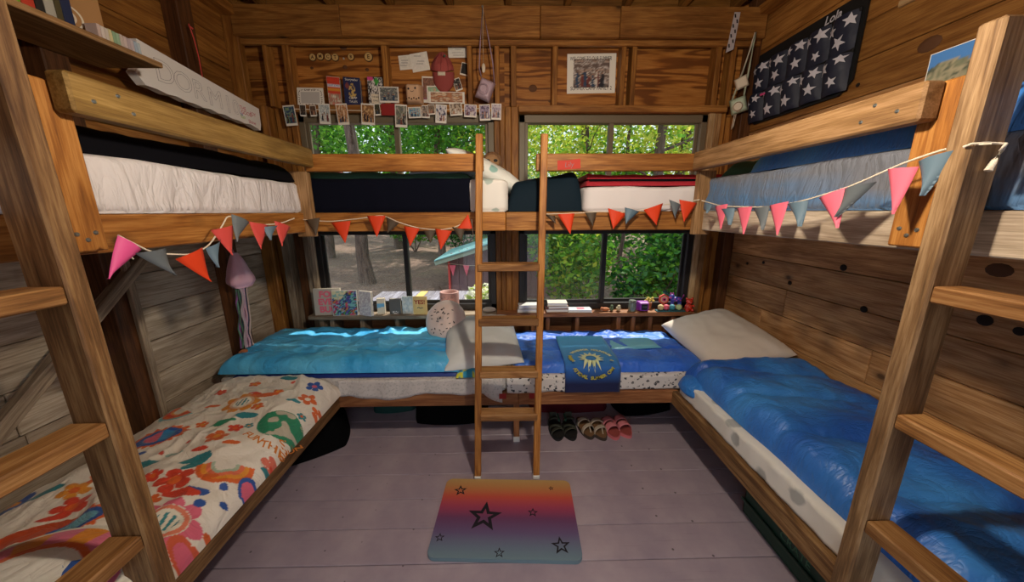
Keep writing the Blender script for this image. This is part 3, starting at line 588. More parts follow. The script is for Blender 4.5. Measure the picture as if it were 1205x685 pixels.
m = mattress('mattress', 1.075, 1.80, .05, 1.935, .39, .50, 'sheet_right', pleat=.010, freq=9); tagm(m, 'mattress in a white sheet with grey prints on the right bunk', 'mattress', 'lower mattresses')
# upper mattresses
m = mattress('mattress', -1.79, -1.092, .06, 1.93, 1.499, 1.655, 'fabric_pleat', pleat=.020, freq=8, colf=lambda x, y, z: np.tile(np.array(lin('d8d2d2')), (len(x), 1))); tagm(m, 'thick white mattress with pleated sides on the left upper bunk', 'mattress', 'upper mattresses')
spots('sheet_sail', 'e2dfd8', 'a8b8b0', 8, .2)
m = mattress('mattress', -1.78, .015, 1.955, 2.62, 1.499, 1.675, 'sheet_sail', pleat=.005); tagm(m, 'mattress in a white sheet with small printed kites under the navy blanket', 'mattress', 'upper mattresses')
m = mattress('mattress', .44, 1.78, 1.955, 2.62, 1.499, 1.635, 'fab_white', pleat=.005); tagm(m, 'white mattress below the red and black blanket on the back upper bunk', 'mattress', 'upper mattresses')
def cgrey(x, y, z):
    k = np.array([min(1, max(0, .5+1.5*fbm(a*2.5, b*1.6, c*9))) for a, b, c in zip(x, y, z)])[:, None]; return np.array(lin('6d7079'))*(1-k)+np.array(lin('4f7299'))*k
m = mattress('mattress', 1.095, 1.80, .06, 1.93, 1.499, 1.67, 'fabric_pleat', pleat=.026, freq=5, colf=cgrey); tagm(m, 'mattress in a rumpled grey blue sheet on the right upper bunk', 'mattress', 'upper mattresses')

# --- floral duvet, left lower bunk
DX, DY, DZ, DSX, DSY, DH = -1.415, 1.0, .39, .76, 1.93, .135
def ddisp(x, y):
    return .014*fbm(x*4, y*4)+.013*ridge(x*5+1.5*noise.noise(Vector((x*3, y*3, 4))), y*3.5+x*4)+.007*ridge(x*9, y*8, 3)+.004*ridge(x*20+y*6, y*16, 8)
MOT = []
def dz(x, y):
    U, V_ = min(1, max(0, (x-DX)/DSX+.5)), min(1, max(0, (y-DY)/DSY+.5)); E = float(edgef(np.array(U), .34, 2.2)*edgef(np.array(V_), .04, 2.6)); return DZ+E*DH+ddisp(x-DX, y-DY)*min(1, E*1.5)
def onbed(px_, py_):
    z = .52
    for _ in range(12): p = bz(px_, py_, z); z += .6*(dz(p.x, p.y)-z)
    return p
def mo(kind, px_, py_, size, rot=0, *c): p = onbed(px_, py_); MOT.append((kind, p.x, p.y, size, math.radians(rot), [np.array(lin(k)) for k in c]))
OR, RD, BL, PK, TE, GR, YE = 'd9642a', 'd0432c', '2f549c', 'd8647c', '2f8088', '2c8560', 'e09030'
mo('globe', 329, 498, .088, 0, GR, 'b8ae9a')
mo('rainbow', 265, 545, .088, 200, OR, YE, 'e07050', 'a8b8a0'); mo('rainbow', 215, 482, .09, 150, '6fb0b8', OR, RD, YE)
mo('flower', 285, 473, .095, 10, YE, 'd8cfc0', OR); mo('flower', 195, 615, .10, 10, PK, YE, 'd8d0c0'); mo('eye', 187, 514, .10, 25, OR, BL, '3a86b8', PK)
mo('eye', 90, 615, .085, 35, OR, BL, '6aa8bc', '6aa8bc'); mo('heart', 291, 576, .045, -20, BL, PK); mo('heart', 222, 668, .05, 20, 'd05a3a', PK)
for a in ((370, 455, .045, BL, PK), (362, 470, .045, OR, 'e8dccc'), (375, 485, .035, OR, 'e8dccc'), (255, 513, .045, OR, YE), (205, 565, .06, RD, OR), (165, 495, .04, OR, YE), (322, 556, .04, 'd8705a', RD), (45, 570, .04, RD, OR),
          (88, 577, .045, YE, OR), (15, 595, .055, BL, YE), (85, 597, .05, RD, OR), (40, 645, .06, 'd0503c', RD), (175, 590, .035, OR, YE), (277, 504, .03, RD, OR), (327, 460, .03, OR, YE), (303, 478, .03, OR, YE), (180, 560, .03, RD, OR), (355, 490, .02, TE, OR), (293, 501, .02, TE, YE),
          (215, 468, .035, OR, YE), (260, 462, .03, RD, OR), (300, 452, .03, OR, YE), (238, 500, .025, OR, YE), (120, 560, .04, OR, RD), (20, 545, .04, RD, YE), (110, 530, .04, BL, PK)): mo('flower', a[0], a[1], a[2], random.random()*90, a[3], a[4], a[3])
for a in ((230, 540, TE, 40), (262, 497, GR, 30), (232, 545, TE, 60), (52, 580, TE, 35), (170, 547, TE, 20), (290, 488, TE, 10), (175, 500, TE, 15), (20, 655, '6f7a5a', 50), (340, 445, TE, 0), (225, 577, BL, 20), (240, 452, GR, 10)): mo('leaf', a[0], a[1], .05, a[3], a[2])
for a in ((250, 478, OR, 30), (300, 462, RD, 10), (272, 520, OR, 20), (150, 560, OR, 30), (60, 610, RD, 35), (320, 560, TE, 30), (160, 535, BL, 20), (345, 470, TE, 20), (245, 560, OR, 20), (205, 535, '8fb0a8', 10)): mo('leaf', a[0], a[1], .032, a[3], a[2])
for a in ((235, 592, BL, .016), (263, 573, BL, .013), (263, 595, BL, .010), (244, 626, 'd8602a', .013), (335, 541, RD, .008), (100, 603, BL, .012), (222, 520, RD, .008), (345, 450, 'd8503a', .012), (190, 533, 'b84030', .008)): mo('dot', a[0], a[1], a[3], 0, a[2])
mo('leaf', 213, 580, .055, 15, RD); mo('leaf', 310, 465, .06, 10, OR); mo('leaf', 30, 630, .09, 50, 'c04a20'); mo('leaf', 235, 528, .03, 10, RD); mo('leaf', 330, 590, .03, 40, RD)
def dcol(x, y, z):
    n = len(x); c = np.tile(np.array(lin('e2d8ca')), (n, 1)); wx, wy = x+DX, y+DY
    for kind, cx, cy, s, rot, cl in MOT:
        dx, dy = wx-cx, wy-cy; u = (dx*math.cos(rot)+dy*math.sin(rot))/s; v = (-dx*math.sin(rot)+dy*math.cos(rot))/s; r = np.hypot(u, v); a = np.arctan2(v, u)
        near = r < 1.6
        if kind == 'flower':
            np_ = 7 if s > .07 else 5; g_ = (a+math.pi/np_) % (2*math.pi/np_)-math.pi/np_; pet = (r*np.cos(g_)-.62)**2+(r*np.sin(g_))**2 < (.27 if s > .07 else .36)**2; c[(pet | (r < .4)) & near] = cl[0]
            if s > .07: c[(r < .58)] = cl[2] if len(cl) > 2 else cl[1]; c[r < .55] = cl[0]*.5+cl[1]*.5; c[r < .42] = np.array(lin('e2dccc')); c[(r < .3) & (np.abs(np.sin(u*16)) > .75)] = np.array(lin(TE))
            else: c[r < .3] = cl[1]
        elif kind == 'leaf': c[(u**2+(v*2.6)**2 < 1) & near] = cl[0]
        elif kind == 'dot': c[r < 1] = cl[0]
        elif kind == 'heart':
            h = (u**2+v**2-.6)**3-u**2*v**3 < 0; c[h & near] = cl[0]; u2, v2 = u*1.45, v*1.45; c[((u2**2+v2**2-.6)**3-u2**2*v2**3 < 0) & near] = cl[1]
        elif kind == 'rainbow':
            for k in range(4): c[(r < 1-.17*k) & (v > -.1)] = cl[k]
            c[(r < .36)] = np.array(lin('e2d8ca'))
        elif kind == 'eye':
            e = np.hypot(u, v*1.5); c[(e < 1.0+.10*np.cos(a*16))] = cl[0]; c[e < .78] = cl[1]; c[e < .55] = cl[2]; c[(e < .5) & (u < .05)] = cl[3]
        elif kind == 'globe':
            c[r < 1] = cl[0]; b = np.array([noise.noise(Vector((p*1.7, q*1.7, 5.))) for p, q in zip(u, v)]) if n < 2e5 else u*0; c[(r < .96) & (b > .12)] = cl[1]
    return c
dv = pad('floral_duvet', DSX, DSY, DH, Tm(DX, DY, DZ), 'print_fabric', None, 260, 560, .34, .04, ddisp, dcol, 0., 2.2, nobot=True)
tag(dv, 'cream duvet printed with orange flowers, rainbows and a green globe', 'duvet')
plain('print_orange', 'cf7a2c', .8); plain('print_teal', '1f5a64', .8)
for s_, px_, py_, rz in (('FUN', 298, 515, -85), ('THE', 320, 526, -55), ('SUN', 343, 522, -20)):
    p = onbed(px_, py_); text('printed_word', s_, .045, Tm(p.x, p.y, 0, math.radians(rz+70)), 'print_orange', dv, .0003, .0008, conform=dz)
# round printed cushion at the near end of the left bunk
p = bz(20, 690, .60)
def cus(x, y, z):
    r = np.hypot(x, y); a = np.arctan2(y, x); c = np.tile(np.array(lin('e4dccd')), (len(x), 1))
    c[(r > .135) & (np.sin(a*9) > 0)] = lin('d8708a'); c[(r > .135) & (np.sin(a*9) <= 0)] = lin('e08a2a'); c[(r < .145)] = lin('d8622a'); c[r < .128] = lin('e6e0d4')
    c[(r > .20)] = lin('e4dccd'); return c
cu = pad('round_cushion', .46, .46, .11, Tm(p.x-.02, p.y-.02, .525, .3, .12, .1), 'print_fabric', None, 150, 150, .5, .5, None, cus, .3, 2.0, rnd=.8)
tag(cu, 'cushion with a round orange flower print and blue lettering on the floral duvet', 'cushion')
plain('print_blue', '2f549c', .8)
text('printed_word', 'GOOD', .075, Tm(p.x-.02, p.y-.02, .515, .3, .12, .1) @ Matrix.Translation((.02, .04, .0785)), 'print_blue', cu, .0015, .003)
# --- sleeping bags
def bagcol(c1, c2, c3=None):
    a, b = np.array(lin(c1)), np.array(lin(c2))
    def f(x, y, z):
        k = np.clip(np.array([.5+.9*fbm(p*3, q*3, 2.) for p, q in zip(x, y)]), 0, 1)[:, None]; return a*(1-k)+b*k
    return f
def qd(lines, axis, amp, sx=4., sy=9.):
    def f(x, y):
        t = (x, y)[axis]; g = sum(math.exp(-((t-l)/.012)**2) for l in lines)
        return amp*(.7*fbm(x*2.5, y*2.5)+.55*ridge(x*sx+noise.noise(Vector((x*5, y*5, 1)))*.6, y*sy*.35+x*2)+.35*ridge(x*11, y*6, 7))-.016*g
    return f
cy = thing('sleeping_bag', 'cyan quilted sleeping bag with a dark blue lining on the back left bunk', 'sleeping bag', (-1., 2.29, .50), 'sleeping bags')
pad('lining', 1.42, .66, .035, Tm(-.99, 2.285, .499), plain('nylon_navy', '16307c', .5, bump=.3, scale=20), cy, 30, 20, .03, .05)
pad('quilted_shell', 1.50, .67, .075, Tm(-1.03, 2.29, .53), 'nylon', cy, 110, 60, .05, .14, qd((-.17, .02, .2), 1, .024, 7, 14), bagcol('34a4e4', '6accf6'))
tube('zip_pull', [(-.315, 1.95, .51), (-.31, 1.944, .49), (-.312, 1.943, .455)], [.004, .006, .004], 'tape_red', cy)
bl = thing('sleeping_bag', 'shiny royal blue sleeping bag on the back right bunk', 'sleeping bag', (.6, 2.29, .50), 'sleeping bags')
pad('quilted_shell', 1.24, .64, .062, Tm(.66, 2.30, .50), 'nylon', bl, 110, 60, .04, .14, qd((-.1, .12), 1, .020, 6, 12), bagcol('2c62d0', '4a86e0'))
pad('patch', .36, .20, .012, Tm(.90, 2.29, .568, .1), plain('nylon_aqua', '6fb6cf', .35, bump=.5, scale=14), bl, 14, 10, .2, .3)
rb = thing('sleeping_bag', 'puffy royal blue sleeping bag on the right bunk beside the ladder', 'sleeping bag', (1.45, 1.0, .50), 'sleeping bags')
def rbd(x, y):
    g = sum(math.exp(-((y-l+.25*x)/.016)**2) for l in (-.75, -.45, -.15, .15, .45, .75)); return .020*fbm(x*3, y*3)+.026*abs(math.sin(math.pi*(y+.25*x+.15)/.3))**.6+.009*ridge(x*4+y*3, y*7-x*3)+.006*ridge(x*10, y*9, 5)+.003*ridge(x*24+y*7, y*22, 9)-.012*g
pad('quilted_shell', .70, 1.88, .10, Tm(1.465, 1.0, .50), 'nylon', rb, 90, 220, .14, .06, rbd, bagcol('2458b0', '3f88d4'))
pad('turned_end', .36, .26, .12, Tm(1.225, 1.84, .475, .3, 0, -.12), 'nylon', rb, 34, 26, .4, .45, lambda x, y: .012*fbm(x*8, y*8), bagcol('1c58b8', '2f7cc8'), .35, rnd=.7)
tube('zip', [(1.148+.012*math.sin(k*1.1), .1+k*.17, .512+.01*math.sin(k*.9)) for k in range(11)], .008, 'fab_navy', rb)
bk = thing('sleeping_bag', 'black sleeping bag lying on the thick white left mattress', 'sleeping bag', (-1.43, 1.0, 1.655), 'sleeping bags')
pad('quilted_shell', .66, 1.8, .085, Tm(-1.44, 1.02, 1.657), 'fab_black', bk, 30, 60, .12, .04, lambda x, y: .012*fbm(x*5, y*5))
ubg = thing('sleeping_bag', 'bright blue sleeping bag on the rumpled grey blue mattress', 'sleeping bag', (1.45, .9, 1.66), 'sleeping bags')
pad('quilted_shell', .70, 1.50, .10, Tm(1.462, .86, 1.668), 'nylon', ubg, 50, 120, .10, .08, qd((-.6, -.2, .2, .6), 1, .026, 5, 9), bagcol('2a6cc4', '4a92dc'))
# --- upper bunk bedding at the back
nb = mattress('navy_blanket', -1.77, -.175, 1.945, 2.63, 1.497, 1.682, 'fab_navy', pleat=.005); tag(nb, 'navy blanket tucked over the upper left mattress', 'blanket')
gb = pad('green_blanket', 1.55, .60, .03, Tm(-.97, 2.30, 1.683), 'fab_green', None, 60, 24, .04, .1, lambda x, y: .014*fbm(x*5, y*5)+.008*ridge(x*6, y*4)); tag(gb, 'thin rumpled green blanket on top of the navy blanket', 'blanket')
spots('pillow_kites', 'e4e6e0', '8fb8b0', 9, .2)
pl = pad('pillow', .52, .40, .14, Tm(-.13, 2.28, 1.73, .15, .0, .45), 'pillow_kites', None, 34, 30, .45, .45, lambda x, y: .006*fbm(x*8, y*8), None, .45); tag(pl, 'white pillow with pale kite prints at the ladder end of the upper bunk', 'pillow')
pl = pad('pillow', .42, .34, .10, Tm(-.33, 2.18, 1.73, 0, .0, -.1), plain('pillow_greyblue', '93a4b8', .85, bump=.2), None, 30, 26, .45, .45, lambda x, y: .006*fbm(x*8, y*8), None, .4); tag(pl, 'grey blue pillow peeking out under the guard rail', 'pillow')
st = thing('stuffed_sloth', 'brown stuffed toy with dark eye patches beside the window post', 'stuffed toy', (-.09, 2.56, 1.69))
plain('plush_brown', '8a6646', .95, bump=.4, scale=90); plain('plush_tan', 'b08a62', .95, bump=.4, scale=90)
def ball(name, c, r, mat, parent, n=18, M=None):
    pr = [(math.sin(math.pi*k/12)*1.0+1e-4, -math.cos(math.pi*k/12)) for k in range(13)]; S = Matrix.Diagonal((r[0], r[1], r[2], 1)); return lathe(name, pr, c, mat, parent, n, (M or Matrix()) @ S)
ball('body', (-.09, 2.57, 1.75), (.07, .06, .07), 'plush_brown', st); hd = ball('head', (-.09, 2.55, 1.845), (.07, .055, .065), 'plush_brown', st)
ball('face', (-.092, 2.507, 1.838), (.052, .02, .046), 'plush_tan', hd)
for x in (-.118, -.066): ball('eye_patch', (x, 2.49, 1.843), (.015, .006, .01), 'leather_black', hd, 10)
rl = thing('sleeping_bag', 'rolled dark teal sleeping bag beside the ladder on the upper bunk', 'sleeping bag', (.2, 2.2, 1.5), 'sleeping bags')
pad('roll', .43, .60, .20, Tm(.225, 2.265, 1.50), 'fab_teal_dark', rl, 50, 40, .16, .16, lambda x, y: .012*fbm(x*6, y*6)+.16*(x-.06), None, 0., 2.4, rnd=.12)
rbk = thing('red_blanket', 'red and black blanket folded on the white upper mattress', 'blanket', (1.1, 2.3, 1.635))
pad('under_layer', 1.3, .64, .03, Tm(1.10, 2.285, 1.638), 'fab_red', rbk, 60, 14, .01, .06, lambda x, y: .004*fbm(x*12, y*6))
pad('black_layer', 1.26, .615, .016, Tm(1.10, 2.292, 1.664), 'fab_black', rbk, 60, 14, .01, .04, lambda x, y: .006*fbm(x*6, y*6, 2))
pad('top_layer', 1.28, .60, .026, Tm(1.10, 2.297, 1.677), 'fab_red', rbk, 60, 14, .01, .08, lambda x, y: .008*fbm(x*9, y*6, 4))
gp = pad('green_bundle', .30, .22, .09, Tm(1.30, 1.80, 1.66, .2), 'fab_green', None, 24, 20, .4, .4, lambda x, y: .02*fbm(x*9, y*9)); tag(gp, 'crumpled green cloth at the far end of the right upper bunk', 'cloth')
# --- pillows on the lower bunks
pc = [bz(790, 381, .57), bz(915, 401, .66), bz(842, 427, .57)]
pm = Tm(1.51, 2.23, .625, math.radians(4), .16, -.22)
pl = pad('pillow', .52, .66, .165, pm, plain('pillow_cream', 'd6c9bc', .85, bump=.1, scale=30), None, 44, 44, .42, .42, lambda x, y: .006*fbm(x*7, y*7)+.006*ridge(x*9, y*5), None, .42); tag(pl, 'plump cream pillow propped in the right corner of the back bunk', 'pillow')
wp = pad('pillow', .50, .60, .15, Tm(-.175, 2.26, .615, 0.12, .20, -.05), plain('pillow_white', 'd2d4d2', .85, bump=.1, scale=30), None, 44, 44, .42, .42, lambda x, y: .007*fbm(x*7, y*7)+.006*ridge(x*9, y*5), None, .35); tag(wp, 'white pillow with faint grey lettering behind the leaning ladder', 'pillow')
Mw = Tm(-.175, 2.26, .615, 0.12, .20, -.05)
for k, s_ in enumerate(('winter in the', 'HILLS')): text('printed_word', s_, .022+.02*k, Mw @ Matrix.Translation((.14, .06-.05*k, .104)), 'ink_grey', wp, .0008)
dn = thing('round_plush_cushion', 'round pinkish plush cushion with dark sprinkles on the cyan sleeping bag', 'cushion', (-.46, 2.42, .60))
plain('plush_pink', 'e6d0c6', .95, bump=.5, scale=140, sheen=.4)
Md = Matrix.Translation((-.455, 2.44, .705)) @ Matrix.Rotation(math.radians(-20), 4, 'Z') @ Matrix.Rotation(math.radians(62), 4, 'X')
pr = [(max(.002, 0.158*math.sin(math.pi*k/20)**.8), -.085*math.cos(math.pi*k/20)) for k in range(21)]
P = [[(r*math.cos(a), r*math.sin(a), z+.004*noise.noise(Vector((r*20*math.cos(a), r*20*math.sin(a), z*20)))) for a in np.linspace(0, 2*math.pi, 37)[:-1]] for r, z in pr]
db = gridmesh('plush_body', P, 'plush_pink', dn, closed_v=True, caps=True, M=Md)
V, Fc = [], []
for k in range(34):
    a, r = random.random()*6.283, .115*math.sqrt(random.random()); z = .085*math.cos(math.asin(min(1, (r/.150)**(1/.8))))+.002; b = random.random()*3.14; dx, dy = .007*math.cos(b), .007*math.sin(b); i = len(V)
    V += [(r*math.cos(a)+sx*dx-sy*dy*.3, r*math.sin(a)+sx*dy+sy*dx*.3, z+h*.004) for h in (0, 1) for sx, sy in ((-1, -1), (1, -1), (1, 1), (-1, 1))]
    Fc += [tuple(i+q for q in f) for f in ((3, 2, 1, 0), (4, 5, 6, 7), (0, 1, 5, 4), (1, 2, 6, 5), (2, 3, 7, 6), (3, 0, 4, 7))]
mk('sprinkles', V, Fc, 'ink', dn, M=Md)['kind'] = 'stuff'
# bandana beside the white pillow
def bcol(x, y, z): k = np.array([noise.noise(Vector((a*40, b*40, 1.))) for a, b in zip(x, y)]); c = np.tile(np.array(lin('2f8fb0')), (len(x), 1)); c[k > .15] = lin('c8c83a'); c[k < -.25] = lin('1c3c5a'); return c
bd = pad('bandana', .16, .08, .05, Tm(-.24, 1.975, .50, .1), 'fabric_soft', None, 30, 18, .35, .4, lambda x, y: .018*fbm(x*16, y*16), bcol); tag(bd, 'blue and yellow patterned bandana crumpled beside the ladder', 'bandana')
# teal camp banner hanging over the bunk edge
ba = thing('camp_banner', 'teal banner with a sunburst and summer camp lettering hanging over the bunk edge', 'banner', (.54, 2.1, .40))
c1, c2, c3 = (np.array(lin(k)) for k in ('3c9ccc', '2a64b0', '0a1644'))
drape('cloth', [(.535, 2.37, .598), (.535, 2.18, .590), (.535, 2.00, .582), (.535, 1.932, .555), (.535, 1.926, .47), (.535, 1.925, .395)], (1, 0, 0), .345, .006, 'fabric_soft', ba, 16, wob=.004,
      colf=lambda t, s: c1*(1-min(1, t*1.7))+c2*min(1, t*1.7) if t < .6 else c2*(1-min(1, (t-.6)*4))+c3*min(1, (t-.6)*4))
plain('banner_print', 'cfd6a8', .8); plain('banner_print_gold', 'b8b04a', .8)
SB = []
for k in range(26):
    a = k*math.pi/13; r = .085 if k % 2 == 0 else .052; SB.append((r*math.cos(a), r*math.sin(a)))
def bmap(u, v):   # u across, v along the cloth measured from the fold edge (positive = up on the bed)
    return (.535+u, 1.946+v, .5905+.03*max(0, v-.05)) if v > 0 else (.535+u, 1.918, .557+v)
n = len(SB); inn = [(.034*math.cos(k*math.pi/13), .034*math.sin(k*math.pi/13)) for k in range(26)]
cyv = .055
V = [bmap(x, y+cyv) for x, y in SB]+[bmap(x, y+cyv) for x, y in inn]
mk('sunburst', V, [(i, (i+1) % n, n+(i+1) % n, n+i) for i in range(n)], 'banner_print', ba)
def arc_text(s_, r, a0, a1, mat, flip=False):
    for k, ch in enumerate(s_):
        if ch == ' ': continue
        a = math.radians(a0+(a1-a0)*k/(len(s_)-1)); u, v = r*1.12*math.cos(a), r*math.sin(a)+cyv; p = bmap(u, v); rz = a-math.pi/2 if not flip else a+math.pi/2
        M = Tm(p[0], p[1], p[2]+.003, rz) if v > 0 else Matrix.Translation((p[0], p[1]-.003, p[2])) @ Matrix.Rotation(math.pi/2, 4, 'X') @ Matrix.Rotation(rz, 4, 'Z')
        text('letter', ch, .030, M, mat, ba, .0008, .0012)
arc_text('WINDSOR MOUNTAIN', .118, 140, 15, 'banner_print'); arc_text('INTERNATIONAL SUMMER CAMP', .118, 165, 338, 'banner_print_gold', True)
# ------------------------------------------------------------ bunting
def bunting(label, pts, flags, plane, ext=()):
    """pts / flags in picture coordinates carried onto the real plane the line hangs in"""
    W = [plane(x, y) for x, y in pts]; c = sum(W, Vector())/len(W); c.z = min(p.z for p in W)-.12
    o = thing('bunting', label, 'bunting', c, 'paper buntings')
    sm = []
    for i in range(len(W)-1):
        for k in range(5): sm.append(W[i].lerp(W[i+1], k/5))
    sm.append(W[-1])
    for _ in range(2): sm = [sm[0]]+[(sm[i-1]+sm[i]*2+sm[i+1])/4 for i in range(1, len(sm)-1)]+[sm[-1]]
    tube('string', sm, .0026, 'rope_cream', o, 5)
    for e in ext: tube('string_end', [plane(x, y) for x, y in e], .0022, 'rope_cream', o, 5)
    for (a, b, c_, m, curl) in flags:
        A, B, Cc = plane(*a), plane(*b), plane(*c_); n = (B-A).cross(Cc-A).normalized()
        if n.dot(_C-A) < 0: n = -n
        R, K = 9, 6; P = []
        for i in range(R):
            t = i/(R-1)*.985; l, r = A.lerp(Cc, t), B.lerp(Cc, t); row = []
            for j in range(K):
                s = j/(K-1); q = l.lerp(r, s); bend = curl*(math.sin(math.pi*(s*.9+.05))*.02*(1-t*.4)+.035*t*t*(.6-s*.3)); row.append(tuple(q+n*(bend+.002)))
            P.append(row)
        P = np.array(P); Q = P[:, ::-1]-np.array(n)*.0006; gridmesh('flag', np.concatenate([P, Q], 1), 'flag_'+m, o, closed_v=True, smooth=True)
    return o
pL = lambda x, y: bx(x, y, -.985); pB = lambda x, y: by(x, y, 1.893); pR = lambda x, y: bx(x, y, .985)
bunting('string of paper pennants starting with a hot pink one below the left upper bunk', [(139, 277), (150, 283), (176, 296), (192, 299), (228, 300), (247, 288), (262, 265), (268, 253), (290, 262), (310, 265), (330, 263), (346, 257)], [
    ((137, 277), (165, 294), (121, 329), 'hotpink', .5), ((156, 298), (193, 292), (199, 324), 'grey', .8), ((205, 305), (237, 291), (245, 332), 'orange', .4), ((240, 292), (258, 281), (249, 315), 'slate', .9), ((247, 271), (274, 265), (271, 301), 'red', .3),
    ((271, 252), (292, 262), (273, 285), 'grey', .7), ((292, 261), (315, 265), (305, 294), 'red', .3), ((309, 267), (326, 265), (312, 283), 'slate', .9), ((322, 260), (341, 267), (329, 290), 'red', .4)], pL, ([(139, 278), (145, 285), (147, 297), (157, 305)],))
bunting('string of orange and brown paper pennants across the back left upper bunk', [(349, 257), (361, 259), (390, 261), (425, 257), (450, 253), (470, 262), (490, 268), (515, 271), (535, 268), (553, 258)], [
    ((360, 259), (377, 256), (373, 277), 'brown', .4), ((390, 262), (413, 260), (407, 286), 'orange', .3), ((432, 254), (454, 254), (444, 279), 'orange', .3), ((455, 255), (470, 263), (457, 274), 'brown', .6), ((475, 266), (494, 269), (483, 290), 'orange', .3),
    ((498, 271), (513, 271), (507, 286), 'brown', .5), ((512, 269), (532, 272), (519, 294), 'orange', .3), ((532, 267), (547, 270), (543, 284), 'brown', .5), ((538, 269), (556, 269), (551, 252), 'orange', .3)], pB, ([(555, 258), (556, 268), (557, 279)],))
bunting('string of orange and grey paper pennants across the back right upper bunk', [(638, 252), (676, 251), (705, 249), (737, 250), (757, 247), (780, 241), (800, 239), (823, 235)], [
    ((640, 252), (653, 254), (654, 264), 'brown', .8), ((656, 252), (676, 251), (671, 276), 'orange', .3), ((688, 250), (702, 250), (697, 266), 'brown', .5), ((715, 245), (737, 252), (721, 270), 'orange', .4), ((735, 244), (752, 249), (735, 264), 'slate', .8),
    ((757, 247), (780, 239), (772, 265), 'orange', .3), ((787, 235), (801, 241), (793, 257), 'grey', .6), ((799, 235), (820, 239), (804, 262), 'orange', .3)], pB)
bunting('string of pink and grey paper pennants running to the right ladder', [(826, 236), (850, 243), (900, 244), (940, 238), (1000, 220), (1060, 193), (1110, 176), (1135, 172)], [
    ((829, 239), (839, 241), (835, 251), 'slate', .6), ((842, 243), (857, 240), (850, 270), 'pink', .3), ((850, 246), (866, 245), (864, 265), 'slate', .9), ((868, 245), (886, 243), (877, 276), 'pink', .3), ((888, 246), (907, 242), (902, 271), 'grey', .7),
    ((906, 242), (929, 237), (917, 277), 'pink', .3), ((928, 240), (953, 236), (948, 267), 'slate', .9), ((965, 233), (999, 220), (990, 269), 'pink', .5), ((996, 222), (1034, 214), (991, 256), 'grey', .9), ((1046, 199), (1083, 196), (1055, 253), 'pink', .4), ((1083, 190), (1134, 175), (1095, 231), 'slate', .9)], pR,
    ([(1130, 172), (1150, 170), (1168, 169)],))
tl = thing('string_tail', 'loose cream string end knotted round the right ladder', 'string', bx(1172, 190, .968))
q0 = bx(1134, 173, .970); tube('wrap', [q0, Vector((.970, .742, q0.z+.004)), Vector((1.0, .740, q0.z+.006)), Vector((1.045, .741, q0.z+.004))], .0026, 'rope_cream', tl)
tube('loose_end', [(1.04, .738, q0.z+.004), (1.03, .735, q0.z-.01), (1.022, .735, q0.z-.03), (1.015, .735, q0.z-.05)], [.003, .004, .005, .007], 'rope_cream', tl)

# ------------------------------------------------------------ paper things on the walls
def painter(seed, cols, sc=3.):
    r = random.Random(seed); C = [np.array(lin(c)) for c in cols]; ox, oy = r.random()*50, r.random()*50
    def f(u, v):
        k = fbm(u*sc+ox, v*sc+oy, seed, 3)*.9+.5; i = max(0, min(len(C)-1, int(k*len(C)))); j = min(len(C)-1, i+1); m = k*len(C)-i; m = max(0, min(1, m)); return C[i]*(1-m)+C[j]*m
    return f
def picture(name, M, w_, h_, paint, parent, nx=16, ny=14, z=.0012, mat='print_paper'):
    P = [[((i/nx-.5)*w_, (j/ny-.5)*h_, z) for i in range(nx+1)] for j in range(ny+1)]; col = [[paint(i/nx, j/ny) for i in range(nx+1)] for j in range(ny+1)]
    return gridmesh(name, P, mat, parent, col=col, smooth=False, M=M)
def face_y(p, tilt=0., lean=0.): return Matrix.Translation(p) @ Matrix.Rotation(tilt, 4, 'Y') @ Matrix.Rotation(math.pi/2-lean, 4, 'X')   # local +Z looks to -Y (into the room)
def photo(label, x0, y0, x1, y1, Y, cols, seed, tilt=0., border='white_paper', bw=.06, bb_=.06, name='photo', cat='photo', group=None, figs=True):
    A, B = by(x0, y0, Y), by(x1, y1, Y); w_, h_ = abs(B.x-A.x), abs(A.z-B.z); c = (A+B)/2; c.y = Y
    M = face_y(c, math.radians(tilt)); o = thing(name, label, cat, (c.x, Y, min(A.z, B.z)), group)
    prism('card', [(-w_/2, -h_/2), (w_/2, -h_/2), (w_/2, h_/2), (-w_/2, h_/2)], .0008, M, border, o)
    pt = painter(seed, cols, 5.); r = random.Random(seed); nf = 3 if name == 'photo' else 11
    fg = [((.12+.76*(k+.5)/nf+.05*r.uniform(-1, 1)), -.05+.12*r.random(), (.10 if nf == 3 else .05)*r.uniform(.7, 1.2), (.42 if nf == 3 else .5)*r.uniform(.6, 1.15), np.array(lin(r.choice(('22222c', 'a87c62', 'cfc8c0', '6c3430', '2c4460', '3a2c28', '50545c'))))) for k in range(nf)]
    def p2(u, v):
        if figs:
            e = .05*fbm(u*9+seed, v*9)
            for fx, fy, fw, fh, fc in fg:
                if abs(u-fx+e) < fw*(1-.35*max(0, (v-fy)/fh)) and fy < v < fy+fh: return fc*(1+4*e)
                if (u-fx)**2+((v-fy-fh-fw*.6)*.8)**2 < (fw*.55)**2: return np.array(lin('a87c62')) if v < fy+fh+fw*.8 else np.array(lin('3a2820'))
        return pt(u, v)
    picture('picture', M @ Matrix.Translation((0, h_*bb_/2, 0)), w_*(1-2*bw), h_*(1-2*bw-bb_), p2, o, 26, 26); return o
G = 'photos clipped along the window header'; YP = 2.652
